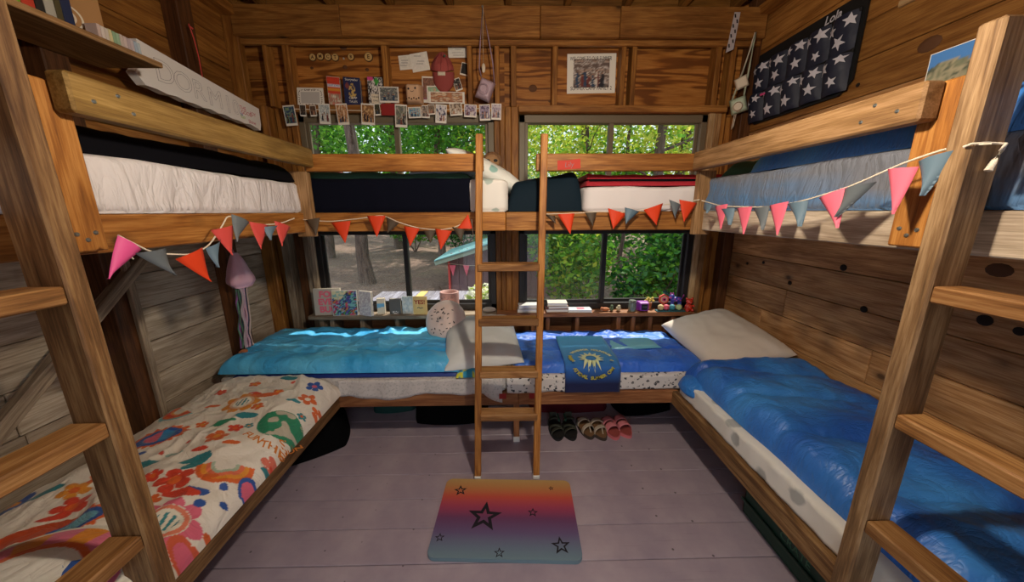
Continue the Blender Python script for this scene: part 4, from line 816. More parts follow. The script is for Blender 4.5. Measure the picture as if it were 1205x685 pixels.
PH = [('leftmost of the clipped photos, person in dark blue before green leaves', 333, 124, 350, 148, ['5a7a58', '8fa878', '39507a', '2a3c58']), ('tiny dark instant photo, second clipped photo from the left', 352, 123, 361, 137, ['1c1a1c', '3a342e', '5a4c3c']),
      ('tiny dim instant photo, third clipped photo from the left', 364, 124, 373, 137, ['2a2420', '4c3c30', '6a5040']), ('pale group photo, fourth clipped photo from the left', 374, 122, 390, 146, ['d8dcd8', 'b8c0c4', '8a9aa0', 'e0e0dc']),
      ('warm photo of a couple on dark orange ground, fifth clipped photo from the left', 395, 122, 411, 147, ['b87848', 'd09a68', '7c4c30', 'e0c0a0']), ('brown indoor photo, sixth clipped photo from the left', 424, 122, 442, 147, ['7a5030', 'a87848', '4c3020', 'd0a878']),
      ('narrow dark photo tucked against the plain red card', 440, 122, 448, 136, ['2c2a20', '5a5a3c', '1c1c18']), ('darker photo of two people hanging lowest over the window mullion', 464, 123, 480, 150, ['3c4048', '7c7a78', '5c6a4c', 'a8a098']),
      ('photo with bright turquoise water, right of the lowest hanging photo', 480, 126, 496, 139, ['5fa0b8', '7ab8c8', 'c8a888', '3a80a8']), ('tilted grey photo right of the turquoise one', 496, 124, 506, 139, ['8a7a70', 'b8a898', '584c48']),
      ('small dark photo between the tilted grey photo and the dark blue one', 503, 123, 512, 135, ['3a3230', '6a5a50', '8a7460']), ('dark blue photo with a pale figure, hanging low', 512, 123, 526, 145, ['3a4468', '2a3050', 'c8c4cc', 'd8d4d4']),
      ('cream photo of a curled pet, right of the dark blue photo', 529, 121, 544, 136, ['a89888', 'c8b8a4', '6a5a50']), ('mauve photo of a pale shoe shape, third clipped photo from the right', 546, 123, 561, 138, ['a898b0', 'c8bcc8', '6a5c78']),
      ('lilac photo second clipped photo from the right', 564, 123, 577, 142, ['8a7c98', 'b0a4b8', '544864']), ('grey lilac photo, rightmost of the clipped photos', 578, 122, 590, 141, ['7a6c80', 'a89cac', 'c4bcc4'])]
for i, (lab, x0, y0, x1, y1, cl) in enumerate(PH): photo(lab, x0, y0, x1, y1, YP-.0015*(i % 3), cl, i+3, (-4, 3, -2, 2, -3, 4)[i % 6], group=G)
rc = by(457, 129, YP); o = prism('red_card', [(-.05, -.038), (.05, -.038), (.05, .038), (-.05, .038)], .001, face_y(rc), 'tape_red'); tag(o, 'plain dark red card between the clipped photos', 'card')
lt = thing('clothesline', 'pale line carrying the clipped photos below the ledge', 'line', by(460, 130, 2.658)); tube('cord', [by(335, 128, 2.6565), by(460, 131, 2.6565), by(590, 127, 2.6565)], .0025, 'rope_cream', lt)
YW_ = 2.783
photo('letter sheet with pale handwriting, left of the red cap', 469, 65, 486, 82, YW_, ['ebe7de', 'dedad0'], 40, -5, name='letter', cat='letter', figs=False)
photo('tilted white letter overlapping the handwriting sheet', 483, 62, 505, 84, YW_-.003, ['efece4', 'e4e0d8'], 41, -9, name='letter', cat='letter', figs=False)
def inklines(par, pts, Y, lw, mat='ink_grey', h=.003):
    for x, y in pts: p = by(x, y, Y); board('ink_line', (p.x, Y, p.z), (lw, .0004, h), mat, par, None, 0)
L = [o for o in COL.objects if o.name.startswith('letter') and o.parent is None]
inklines(L[0], ((476, 71), (476, 74), (475, 77)), YW_-.0035, .05); inklines(L[1], ((491, 66), (495, 72), (494, 75)), YW_-.0065, .05)
cr = photo('white certificate card pinned above the dark instant photo', 527, 51, 550, 68, YW_, ['efebe2', 'e6e2d8'], 42, -1, name='card', cat='card', figs=False)
inklines(cr, ((539, 55), (539, 58), (536, 62), (541, 62), (537, 65), (542, 65)), YW_-.0035, .05, 'ink_grey', .002)
for x in (530, 546): p = by(x, 54, YW_-.0035); board('stamp', (p.x, p.y, p.z), (.02, .0004, .018), 'tape_red' if x > 540 else 'ink', cr, None, 0)
photo('instant photo with a black image, tilted right of the red cap', 542, 74, 552, 89, YW_, ['14120f', '241f1c'], 43, 14, figs=False)
photo('instant photo of dark figures, tilted below the black one', 534, 92, 543, 107, YW_, ['c8c4bc', '3c3430', '1c1a18'], 44, -18)
photo('postcard with a purple band behind the red cap peak', 496, 90, 513, 121, YW_-.004, ['8a4a6a', 'a87860', '6a4c40', '9a6a54'], 45, 2, name='postcard', cat='postcard', figs=False)
photo('mint green art card leaning below the red cap', 502, 101, 525, 121, YW_-.02, ['8ac8b0', 'b8c8a8', '6aa890', 'c8b090'], 46, 0, name='postcard', cat='postcard', figs=False)
photo('landscape art card in browns and creams on the ledge', 504, 108, 547, 122, YW_-.035, ['c89868', 'e0d0b8', '8a5c44', 'b87c58'], 47, 1, name='postcard', cat='postcard', figs=False)
photo('photo with a red figure standing in front of the green books', 445, 102, 470, 121, 2.70, ['4a5058', '8a8c90', '34403c', 'a8a8a0'], 48, 1)
ps = photo('square white poster with a crowd photo and black lettering', 668, 63, 723, 110, YW_, ['8a7468', 'c0aca0', '4c3c34', 'd8d0cc', '6a5a54'], 49, -1, bw=.13, bb_=.02, name='poster', cat='poster')
for yy, s_ in ((69, 'WELCOME TO OUR SUMMER'), (104, 'SUMMER CAMP FAMILY 2')):
    p = by(695.5, yy, YW_-.003); text('lettering', s_, .036, face_y(p, math.radians(-1)), 'ink', ps, .0003, .0, fit=.305)
# wooden name discs
plain('disc_wood', 'c8a468', .7); plain('disc_bark', '4c3018', .8)
for i, (x, y, r, ch) in enumerate(((368.5, 68, .024, 'A'), (377.5, 67, .024, 'M'), (386.5, 67.5, .024, 'C'), (395, 68, .025, 'T'), (413.5, 67.5, .023, 'B'), (434, 67.5, .030, 'E'))):
    p = by(x, y, YW_+.001); lab = ('first wood slice ornament from the left', 'second wood slice ornament from the left', 'third wood slice ornament from the left', 'fourth wood slice ornament from the left', 'wood slice ornament standing alone in the middle', 'largest wood slice ornament, on the right')[i]
    o = thing('wood_slice', lab+' on the plywood', 'ornament', p, 'wood slice ornaments'); lathe('bark_rim', [(r, 0), (r, .008), (r*.9, .009)], (p.x, p.y, p.z), 'disc_bark', o, 18, Matrix.Rotation(math.pi/2, 4, 'X')); lathe('slice', [(r*.9, .0), (r*.9, .0095)], (p.x, p.y-.0, p.z), 'disc_wood', o, 18, Matrix.Rotation(math.pi/2, 4, 'X'))
    text('burnt_letter', ch, r*1.2, face_y((p.x, p.y-.0105, p.z)), 'disc_bark', o, .0003, .0008)
p = by(404.5, 69, YW_); tag(lathe('push_pin', [(.006, 0), (.006, .004), (.003, .009)], p, 'white_paper', None, 10, Matrix.Rotation(math.pi/2, 4, 'X')), 'tiny white push pin between the wood slices', 'pin')
# red cap
cp = thing('baseball_cap', 'faded red cap hung upside down on the plywood', 'cap', by(520, 108, 2.77))
a = by(520, 61, 2.77); P = []
for i in range(17):
    t = i/16; row = []
    for j in range(21):
        s = j/20*math.pi; wd = .014+.068*math.sin(min(1, t*1.02)*math.pi/2)**.9; dp = .012+.062*math.sin(min(1, t*1.05)*math.pi/2)
        k = 1+.10*math.sin(s*5+t*6)*math.sin(t*3)+.12*noise.noise(Vector((math.cos(s)*2, t*4, 1)))
        row.append((a.x-.002+wd*math.cos(s), 2.785-dp*math.sin(s)*k, a.z-.118*t-.028*t*math.sin(s)**2))
    P.append(row)
Q = [[(x*.97+a.x*.03, y+.006, z) for x, y, z in r[::-1]] for r in P]; gridmesh('crown', [p_+q_ for p_, q_ in zip(P, Q)], 'cap_red', cp, closed_v=True)
b = by(521, 91, 2.74); P = [[(b.x+.078*math.sqrt(max(0, 1-(i/12*.93)**3))*math.cos(j/16*math.pi), 2.778-.050*math.sin(j/16*math.pi)*(1-.45*(i/12)), b.z+.048-.122*i/12-.018*math.sin(j/16*math.pi)) for j in range(17)] for i in range(13)]
Q = [[(x, y+.004, z) for x, y, z in r[::-1]] for r in P]; gridmesh('peak', [p_+q_ for p_, q_ in zip(P, Q)], plain('cap_peak', '964440', .85, bump=.2, scale=120), cp, closed_v=True)
pad('patch', .055, .026, .006, face_y((b.x-.006, 2.728, b.z+.020)), 'cream', cp, 8, 6, .3, .3)
for k in range(5):
    s_ = math.pi*(.1+.2*k); tube('seam', [(a.x-.002+(.016+.068*math.sin(min(1, t*1.02)*math.pi/2)**.9)*math.cos(s_), 2.783-(.014+.063*math.sin(min(1, t*1.05)*math.pi/2))*math.sin(s_)*(1+.10*math.sin(s_*5+t*6)*math.sin(t*3)+.12*noise.noise(Vector((math.cos(s_)*2, t*4, 1)))), a.z-.118*t-.028*t*math.sin(s_)**2) for t in np.linspace(.03, .97, 12)], .0018, 'cap_peak', cp, 4)
p = by(523, 65.5, 2.70); tag(lathe('push_pin', [(.007, 0), (.007, .004), (.003, .012)], p+Vector((0, .005, 0)), plain('pin_green', '5a8a70', .4), None, 10, Matrix.Rotation(math.pi/2, 4, 'X')), 'small green push pin on the red cap', 'pin')
# boba cup box
bo = thing('plush_cup', 'beige cube toy with a smiling face and bead dots on the ledge', 'toy', by(487, 121, 2.71))
c = by(487, 111, 2.70); plain('toy_beige', 'cfa988', .8); pad('body', .115, .13, .09, face_y((c.x, 2.745, c.z)), 'toy_beige', bo, 22, 22, .25, .18)
for dx, dz, r in ((-.025, .022, .007), (.022, .026, .007)): ball('eye', (c.x+dx, 2.654, c.z+dz), (r, .004, r), 'ink', bo, 8)
for k in range(6): ball('bead', (c.x-.042+.017*k, 2.656, c.z-.042+.006*(k % 2)), (.006, .004, .006), 'disc_bark', bo, 8)
tube('smile', [(c.x-.012, 2.653, c.z+.008), (c.x, 2.652, c.z+.002), (c.x+.012, 2.653, c.z+.009)], .0015, 'ink', bo, 4)
# lilac instant camera on a strap, small pendant
plain('cam_lilac', 'b09aa8', .4); plain('strap_lilac', '9c8494', .8)
cm = thing('instant_camera', 'lilac instant camera hanging from a long strap on the centre stud', 'camera', by(571, 120, 2.66))
c = by(571, 106, 2.65); Mc = face_y((c.x, 2.66, c.z), math.radians(22))
pad('camera_body', .105, .13, .055, Mc, 'cam_lilac', cm, 20, 20, .22, .2); lathe('lens', [(.036, 0), (.036, .02), (.030, .026), (.022, .028)], Mc @ Vector((-.006, -.012, .045)), 'cam_lilac', cm, 20, Matrix.Rotation(math.pi/2, 4, 'X'))
hk = by(568, 9, 2.645); tube('strap', [Mc @ Vector((-.05, .06, .03)), by(564, 80, 2.644), by(565, 50, 2.644), hk, by(574, 40, 2.644), by(580, 75, 2.644), Mc @ Vector((.052, .05, .03))], .0045, 'strap_lilac', cm, 6)
lathe('hook', [(.004, 0), (.004, .02), (.008, .022)], (hk.x, 2.652, hk.z), 'screw_steel', cm, 8, Matrix.Rotation(math.pi/2, 4, 'X'))
pd = thing('pendant', 'small cream pendant on a thin cord above the lilac camera', 'pendant', by(569, 85, 2.64)); tube('cord', [hk+Vector((.003, -.008, 0)), by(568, 45, 2.636), by(569, 74, 2.636)], .0015, 'rope_cream', pd, 4); ball('drop', by(569, 80, 2.636), (.013, .008, .03), 'cream', pd, 10)
# ------------------------------------------------------------ books
def book(label, M, w_, h_, th, cover, paint=None, group=None, name='book', pages='cream', spine=None):
    """M: origin at the bottom left of the front cover, x right, y up, z towards the viewer (the book's thickness goes back)"""
    o = thing(name, label, 'book', M.translation, group); mt = cover if isinstance(cover, str) and cover in MATS else plain('cover_'+label[:18].replace(' ', '_'), cover, .5)
    def B(n, x0, x1, y0, y1, z0, z1, m, p): return board(n, M @ Vector(((x0+x1)/2, (y0+y1)/2, (z0+z1)/2)), (x1-x0, y1-y0, z1-z0), m, p, M.to_3x3(), .0008)
    f = B('front_cover', 0, w_, 0, h_, -.002, 0, mt, o); B('back_cover', 0, w_, 0, h_, -th, -th+.002, mt, o); B('spine', 0, .002, 0, h_, -th+.002, -.002, spine or mt, o); B('pages', .002, w_-.003, .003, h_-.003, -th+.002, -.002, pages, o)
    if paint: picture('cover_print', M @ Matrix.Translation((w_/2, h_/2, 0)), w_*.96, h_*.97, paint, f, 20, 22, .0008)
    return o, f
def bkM(x, y, Y, yaw=0., lean=0., lift=0.): p = by(x, y, Y); p.z += lift; return Matrix.Translation(p) @ Matrix.Rotation(math.radians(yaw), 4, 'Z') @ Matrix.Rotation(math.pi/2-math.radians(lean), 4, 'X')
def split(top, bot, cut, f1=None, f2=None):
    t_, b_ = np.array(lin(top)), np.array(lin(bot)); return lambda u, v: (f1(u, v) if f1 else t_) if v > cut else (f2(u, v) if f2 else b_)
ZL = 2.2405
def bkL(x, z, Y, yaw=0., lean=4.):
    p = by(x, 121, Y); p.z = z; return Matrix.Translation(p) @ Matrix.Rotation(math.radians(yaw), 4, 'Z') @ Matrix.Rotation(math.pi/2-math.radians(lean), 4, 'X')
fm = thing('picture_frame', 'white board with a leafy border and blank centre on the ledge', 'frame', by(366, 121, 2.71))
M = bkL(350.5, ZL, 2.715, 0, 6); prism('board', [(0, 0), (.19, 0), (.186, .125), (.002, .128)], .006, M, 'white_paper', fm); prism('panel', [(.028, .022), (.160, .022), (.160, .098), (.028, .098)], .0015, M @ Matrix.Translation((0, 0, .006)), plain('panel_grey', 'c4c0bc', .6), fm)
for k in range(26):
    a = k/26*2*math.pi; prism('leaf_mark', [(-.008, 0), (0, .0025), (.008, 0), (0, -.0025)], .0006, M @ Matrix.Translation((.094+.080*max(-1, min(1, 1.25*math.cos(a))), .062+.049*max(-1, min(1, 1.25*math.sin(a))), .006)) @ Matrix.Rotation(a*3, 4, 'Z'), 'disc_bark', fm)
text('lettering', 'CAMP ART', .017, M @ Matrix.Translation((.094, .112, .006)), 'disc_bark', fm)
o, f = book('red and yellow topped book standing on the window ledge', bkL(387, ZL, 2.695, 16), .085, .198, .05, 'c8c0b0', split('c8402a', 'd8d0c4', .45, lambda u, v: np.array(lin('d08a2c' if .52 < v < .62 else ('d8d4dc' if .66 < v < .76 else 'c43a22'))), painter(60, ['d8d0c0', 'b8a890', '8a6a5a', 'c87868'], 8)), 'books on the window ledge')
M = bkL(387, ZL, 2.695, 16); text('title', 'LAUGH OUT', .016, M @ Matrix.Translation((.042, .175, .0015)), 'flag_orange', f); text('title', 'LOUD JOKES', .014, M @ Matrix.Translation((.042, .14, .0015)), 'print_blue', f)
o, f = book('dark blue book with a gold figure standing on the window ledge', bkL(406, ZL, 2.690, 12), .112, .192, .05, '18224c', lambda u, v: np.array(lin('c8a860')) if ((u-.5)/.22)**2+((v-.52)/.27)**2 < 1 and fbm(u*9, v*9, 2) > -.1 else (np.array(lin('7c3c3c')) if (u-.2)**2+(v-.72)**2 < .012 else np.array(lin('1a2450'))), 'books on the window ledge')
M = bkL(406, ZL, 2.690, 12)
for s_, yy in (('Storyteller', .175), ('CAMP', .055), ('TALES', .03)): text('title', s_, .02, M @ Matrix.Translation((.056, yy, .0015)), 'white_paper', f)
o, f = book('black and white patterned book with green and pink top on the ledge', bkL(434, ZL, 2.705, 10), .105, .20, .035, '202024', lambda u, v: np.array(lin('3f9a3c')) if abs(u-.6)+abs(v-.86) < .16 else (np.array(lin('d84a8c')) if u < .4 and v > .9 else (np.array(lin('d8d4d0')) if math.sin(22*math.hypot(u-.5, (v-.6)*1.3)+8*fbm(u*5, v*5)) > .1 else np.array(lin('24222a')))), 'books on the window ledge')
M = bkL(434, ZL, 2.705, 10); prism('title_plate', [(.02, .02), (.075, .02), (.075, .085), (.02, .085)], .001, M @ Matrix.Translation((0, 0, .001)), 'cream', f); text('title', 'THE BIG', .014, M @ Matrix.Translation((.047, .065, .0025)), 'ink', f); text('title', 'ONE', .016, M @ Matrix.Translation((.047, .04, .0025)), 'ink', f)
# books on the lower left sill
ZS = .7065
def bkS(x, Y, yaw=0., lean=5.):
    p = by(x, 371, Y); p.z = ZS; return Matrix.Translation(p) @ Matrix.Rotation(math.radians(yaw), 4, 'Z') @ Matrix.Rotation(math.pi/2-math.radians(lean), 4, 'X')
GS = 'books on the lower left window sill'
o, f = book('large grey book with big pink letters at the left end of the sill', bkS(371, 2.60, 6, 4), .20, .212, .03, 'b8b0a4', None, GS)
M = bkS(371, 2.60, 6, 4)
for s_, yy in (('FOR', .165), ('EVER', .105), ('BUG', .045)): text('title', s_, .066, M @ Matrix.Translation((.105, yy, .001)), 'flag_pink', f, .0008, .003)
cols = [np.array(lin(c)) for c in ('e0d8b0', '7ab8b8', '6a4aa0', '3a6ab0', '58a850', 'd07840', '90c0d0', 'c84a6a')]
def art(u, v):
    if v+.5*u*0-.35-.5*u*.9+.25 > .62-.2*math.sin(u*5): return cols[0] if fbm(u*8, v*8) > -.2 else cols[1]
    k = fbm(u*3.2+3, v*3.2, 1.)+.5; return cols[max(1, min(7, int(k*8)))] if math.sin(fbm(u*5, v*5)*26) > -.7 else np.array(lin('203050'))
o, f = book('colourful painted art book overlapping the pink lettered book', bkS(392, 2.588, 2, 4), .193, .20, .010, 'd8d4cc', art, GS)
o, f = book('white speckled book right of the painted art book', bkS(423, 2.605, -22, 4), .12, .195, .025, 'd8d0d0', painter(70, ['e4dedc', 'd0c8cc', 'b8a8b0', 'e8e4e0'], 9), GS)
o, f = book('small pale blue and sand coloured book, first of the small books', bkS(444.5, 2.605, 8, 3), .058, .13, .04, 'cfc4b0', lambda u, v: np.array(lin('6fa8c8')) if .4+.1*u < v < .72 else np.array(lin('d8ccb4')), GS)
o, f = book('grey book with a dark cityscape, second of the small books', bkS(459, 2.61, 3, 3), .088, .125, .03, '66625e', lambda u, v: np.array(lin('e8e4dc')) if v < .22 and abs(u-.5) < .3 and fbm(u*12, v*12) > 0 else np.array(lin('5c5a58')), GS)
o, f = book('pale blue cloudy book, third of the small books', bkS(474, 2.625, -4, 3), .085, .14, .02, 'b4c0c0', painter(71, ['c4d0d4', 'a8b8bc', 'd4d8d4'], 4), GS)
o, f = book('yellow book titled YES in red at the end of the small books', bkS(487, 2.60, -2, 3), .105, .145, .02, 'd0b478', painter(72, ['d8bc80', 'd0b070'], 3), GS)
M = bkS(487, 2.60, -2, 3); text('title', 'YES!', .046, M @ Matrix.Translation((.052, .10, .0015)), 'tape_red', f, .0006, .001); tube('drawing', [M @ Vector(q) for q in ((.03, .055, .002), (.045, .06, .002), (.055, .052, .002), (.075, .058, .002))], .003, 'print_teal', f, 5)
mg = thing('pink_canister', 'pale pink canister with line drawings behind the plush cushion', 'canister', (by(529, 360, 2.66).x, 2.66, ZS)); c = by(529, 355, 2.66)
lathe('body', [(.075, 0), (.076, .005), (.076, .165), (.073, .172), (.066, .172), (.066, .02)], (c.x, 2.665, ZS), plain('canister_pink', 'b88c84', .6), mg, 26)
for k in range(14): a = -1.57+(k % 5-2)*.36; zz = .03+.045*(k//5)+.01*(k % 2); tube('line_drawing', [(c.x+.077*math.cos(a+d), 2.665+.077*math.sin(a+d), ZS+zz+e) for d, e in ((-.1, 0), (0, .018), (.1, .004))], .0015, 'ink_grey', mg, 4)
sh = ball('pebble', (by(576, 365, 2.66).x, 2.65, ZS+.022), (.055, .04, .022), plain('stone_grey', '9a9088', .8, bump=.3), None); tag(sh, 'flat grey stone on the sill beside the ladder', 'stone')
# ------------------------------------------------------------ things on the lower right sill
def flatbook(label, x0, x1, Y, z, th, dp, col, yaw=0., name='notebook', group='notebooks lying on the lower right sill'):
    a, b = by(x0, 366, Y), by(x1, 366, Y); o = thing(name, label, 'book', ((a.x+b.x)/2, Y+dp/2, z), group); R = Matrix.Rotation(math.radians(yaw), 3, 'Z'); c = Vector(((a.x+b.x)/2, Y+dp/2, z+th/2)); w_ = b.x-a.x
    mt = plain('nb_'+label[:20].replace(' ', '_'), col, .6); board('bottom_cover', c-Vector((0, 0, th/2-.0015)), (w_, dp, .003), mt, o, R, .0005); board('top_cover', c+Vector((0, 0, th/2-.0015)), (w_, dp, .003), mt, o, R, .0005); board('pages', c, (w_-.006, dp-.006, th-.006), 'white_paper', o, R, .0005); return o
flatbook('ringed notebook, lower of the two left of the ladder rail', 609, 633, 2.62, ZS, .03, .12, 'a8a49c'); flatbook('ringed notebook, upper of the two left of the ladder rail', 610, 633, 2.625, ZS+.0305, .03, .12, 'd0ccc8', 3)
flatbook('dark red book at the bottom of the stack right of the ladder', 643, 669, 2.62, ZS, .028, .12, '6a2c24'); flatbook('brown book at the middle of the stack right of the ladder', 645, 669, 2.622, ZS+.0285, .022, .115, '7a4a34', 2); flatbook('cream book on top of the stack right of the ladder', 645, 668, 2.622, ZS+.051, .026, .12, 'cfc4b4', -3)
nb_ = flatbook('pale magazine lying beside the book stack', 669, 697, 2.61, ZS, .022, .13, 'c8ccd0', -2); p = by(683, 362, 2.66); board('cover_print', (p.x, 2.66, ZS+.0225), (.06, .05, .0008), 'flag_pink', nb_, None, 0)
def small(name, label, cat, x, Y=2.65): p = by(x, 366, Y); return thing(name, label, cat, (p.x, Y, ZS)), p.x
plain('clay_orange', 'b8744c', .8); plain('clay_green', '5a6a4c', .8); plain('clay_cream', 'cdbf9c', .8)
o, x = small('clay_figure', 'low orange clay figure on the right sill', 'figurine', 712); ball('body', (x, 2.65, ZS+.016), (.035, .02, .016), 'clay_orange', o, 12); ball('head', (x-.03, 2.64, ZS+.024), (.014, .014, .014), 'clay_orange', o, 10)
o, x = small('clay_figure', 'small green clay figure on the right sill', 'figurine', 719.5); ball('body', (x, 2.65, ZS+.018), (.017, .016, .018), 'clay_green', o, 12); ball('head', (x, 2.645, ZS+.042), (.012, .011, .012), 'clay_green', o, 10)
o, x = small('clay_figure', 'round cream clay figure on the right sill', 'figurine', 727.5); ball('body', (x, 2.65, ZS+.02), (.02, .018, .02), 'clay_cream', o, 12); ball('head', (x, 2.64, ZS+.042), (.013, .012, .012), 'clay_cream', o, 10)
plain('jar_glass', '6c7468', .15, spec=.8); plain('jar_lid', '8a8c88', .3, .8)
o, x = small('glass_jar', 'dark glass jar with a metal lid on the right sill', 'jar', 743.5); lathe('jar_body', [(.028, 0), (.032, .008), (.032, .062), (.026, .074)], (x, 2.65, ZS), 'jar_glass', o, 18); lathe('lid', [(.029, 0), (.029, .014), (.026, .016)], (x, 2.65, ZS+.074), 'jar_lid', o, 18)
o, x = small('cube_clock', 'purple cube alarm clock with a dark face on the right sill', 'clock', 756); plain('clock_purple', '8a2c9c', .4); pad('case', .085, .078, .065, face_y((x, 2.68, ZS+.039)), 'clock_purple', o, 20, 20, .15, .15); board('dial', (x, 2.613, ZS+.04), (.05, .003, .048), 'leather_black', o); text('digits', '10:08', .017, face_y((x, 2.611, ZS+.042)), 'ink_grey', o)
for k, (px_, c_, nm) in enumerate(((777, 'c8b07c', 'tan'), (783.5, 'd0586c', 'rose'), (790.5, '3c8c9c', 'teal'), (798.5, 'b8c88c', 'pale green'))):
    p = by(px_, 366, 2.635); o = ball('clay_ball', (p.x, 2.635, ZS+.008+.024), (.024, .024, .024), plain('ball_'+nm.replace(' ', '_'), c_, .6), None); tag(o, nm+' ball in the row of four balls on the right sill', 'ball', 'row of balls on the sill')
p0, p1 = by(772, 366, 2.63), by(806, 366, 2.63); tag(bb('ball_tray', (p0.x, 2.605, ZS), (p1.x-.01, 2.66, ZS+.008), 'print_teal', None, .002), 'thin teal tray under the row of four balls', 'tray')
p = by(780.5, 352, 2.70); o = thing('hexagon_ornament', 'orange hexagon ornament with rings behind the row of balls', 'ornament', (p.x, 2.70, ZS)); hexa = lambda r: [(r*math.cos(k*math.pi/3+.52), r*math.sin(k*math.pi/3+.52)) for k in range(6)]
prism('outer', hexa(.044), .014, face_y((p.x, 2.70, ZS+.040+.045)), 'flag_red', o); prism('middle', hexa(.030), .003, face_y((p.x, 2.686, ZS+.085)), 'clay_cream', o); prism('inner', hexa(.02), .003, face_y((p.x, 2.683, ZS+.085)), 'flag_hotpink', o); lathe('hub', [(.008, 0), (.008, .004)], (p.x, 2.68, ZS+.085), 'ink', o, 10, Matrix.Rotation(math.pi/2, 4, 'X')); board('stand', (p.x, 2.697, ZS+.023), (.02, .02, .046), 'clay_orange', o)
p = by(796, 350, 2.70); plain('toy_indigo', '4a50b8', .35, var=.3, scale=70); plain('toy_magenta', 'b84a9c', .4)
o = thing('dog_figure', 'indigo dog figure with pink spots behind the row of balls', 'figurine', (p.x, 2.70, ZS)); zb = ZS+.055
board('stand', (p.x, 2.71, ZS+.015), (.11, .04, .03), 'clay_orange', o); ball('body', (p.x, 2.70, zb+.025), (.048, .02, .022), 'toy_indigo', o); ball('head', (p.x-.042, 2.69, zb+.052), (.022, .018, .02), 'toy_indigo', o); ball('muzzle', (p.x-.058, 2.68, zb+.046), (.012, .01, .009), 'toy_magenta', o, 10)
for dx in (-.052, -.034): ball('ear', (p.x+dx, 2.692, zb+.073), (.007, .006, .014), 'toy_magenta', o, 8)
for dx, dy in ((-.03, -.01), (-.03, .012), (.032, -.01), (.032, .012)): lathe('leg', [(.009, -.03), (.009, .012)], (p.x+dx, 2.70+dy, zb+.004), 'toy_indigo', o, 8)
tube('tail', [(p.x+.044, 2.70, zb+.03), (p.x+.058, 2.70, zb+.048), (p.x+.06, 2.70, zb+.066)], [.008, .007, .004], 'toy_magenta', o)
for dx, dz_ in ((-.02, .03), (.01, .035), (.028, .022), (-.005, .018)): ball('spot', (p.x+dx, 2.682, zb+dz_), (.007, .003, .007), 'toy_magenta', o, 8)
o, x = small('gummy_bear', 'red gummy bear figure at the right end of the sill', 'figurine', 809.5, 2.63); plain('gummy_red', 'c83a2a', .25, spec=.7)
ball('body', (x, 2.63, ZS+.034), (.03, .024, .034), 'gummy_red', o); ball('head', (x, 2.622, ZS+.082), (.026, .023, .024), 'gummy_red', o); ball('muzzle', (x, 2.602, ZS+.077), (.011, .009, .009), 'gummy_red', o, 10)
for s in (-1, 1): ball('ear', (x+s*.021, 2.624, ZS+.104), (.010, .007, .011), 'gummy_red', o, 10); ball('arm', (x+s*.027, 2.61, ZS+.048), (.010, .014, .009), 'gummy_red', o, 10); ball('leg', (x+s*.019, 2.606, ZS+.014), (.013, .018, .014), 'gummy_red', o, 10)
p = by(764, 352, 2.71); o = thing('flower_pot', 'tiny pot of yellow paper flowers behind the clock', 'ornament', (p.x, 2.715, ZS)); lathe('pot', [(.02, 0), (.028, .05)], (p.x, 2.715, ZS), 'clay_orange', o, 14)
for k in range(7): ball('bloom', (p.x-.03+.011*k, 2.712-.006*(k % 2), ZS+.066+.012*(k % 3)), (.012, .01, .01), plain('bloom_yellow', 'd8c060', .8) if k == 0 else 'bloom_yellow', o, 8)
# small red tins on the upper window sill
for px_, lab, zt in ((398, 'left of the two red tins seen under the left guard rail', .10), (437, 'right of the two red tins seen under the left guard rail', .115)):
    p = by(px_, 205, 2.70); o = thing('red_tin', lab, 'tin', (p.x, 2.70, 1.69)); lathe('tin_body', [(.034, 0), (.034, zt), (.03, zt+.004), (.03, zt-.004)], (p.x, 2.70, 1.69), plain('tin_red', '8a3028', .5) if px_ < 400 else 'tin_red', o, 16); lathe('band', [(.035, .03), (.035, .06)], (p.x, 2.70, 1.69), 'clay_orange', o, 16)
ss = struct('trim_2', (0, 2.68, 1.67)); bb('upper_sill', (-1.5, 2.64, 1.655), (-.08, 2.745, 1.689), 'wood_back_stud', ss); bb('upper_sill', (.10, 2.64, 1.655), (1.505, 2.745, 1.689), 'window_metal', ss)
# red paper sign on the guard rail
a = by(669.5, 193.5, 1.9035); sg = thing('paper_sign', 'red paper strip with a handwritten name on the right guard rail', 'sign', a); Mg = face_y((a.x, 1.9035, a.z), math.radians(-5)); prism('paper', [(-.062, -.023), (.061, -.026), (.062, .024), (.004, .021), (-.06, .025)], .0008, Mg, plain('paper_red', 'b4301c', .7), sg); text('handwriting', 'Lily', .036, Mg @ Matrix.Translation((0, -.002, .0012)), 'ink_grey', sg, .0003, -.0004, shear=.2)
# ------------------------------------------------------------ left upper corner: shelf, books, foam board
def face_x(p, s=1, tilt=0.):   # local +Z looks to +X (s=1, things on the left wall) or -X (s=-1); local X runs along the wall to the viewer's right
    x, y = Vector((0, 1 if s > 0 else -1, 0)), Vector((0, 0, 1)); R = Matrix.Rotation(tilt, 4, 'Z')
    return frame_m(p, x, y) @ R
sf = thing('wall_shelf', 'wooden shelf board high on the left wall', 'shelf', (-1.65, 1.0, 2.11))
bb('shelf_board', (-1.795, .25, 2.128), (-1.52, 1.735, 2.150), 'wood_rail', sf); bb('bracket', (-1.80, 1.22, 2.02), (-1.56, 1.26, 2.128), 'wood_dark_stud', sf); bb('bracket', (-1.80, .5, 2.02), (-1.56, .54, 2.128), 'wood_dark_stud', sf)
bb('bracket_end', (-1.56, 1.215, 2.075), (-1.545, 1.265, 2.128), 'wood_rail_warm', sf)
ZH = 2.1505
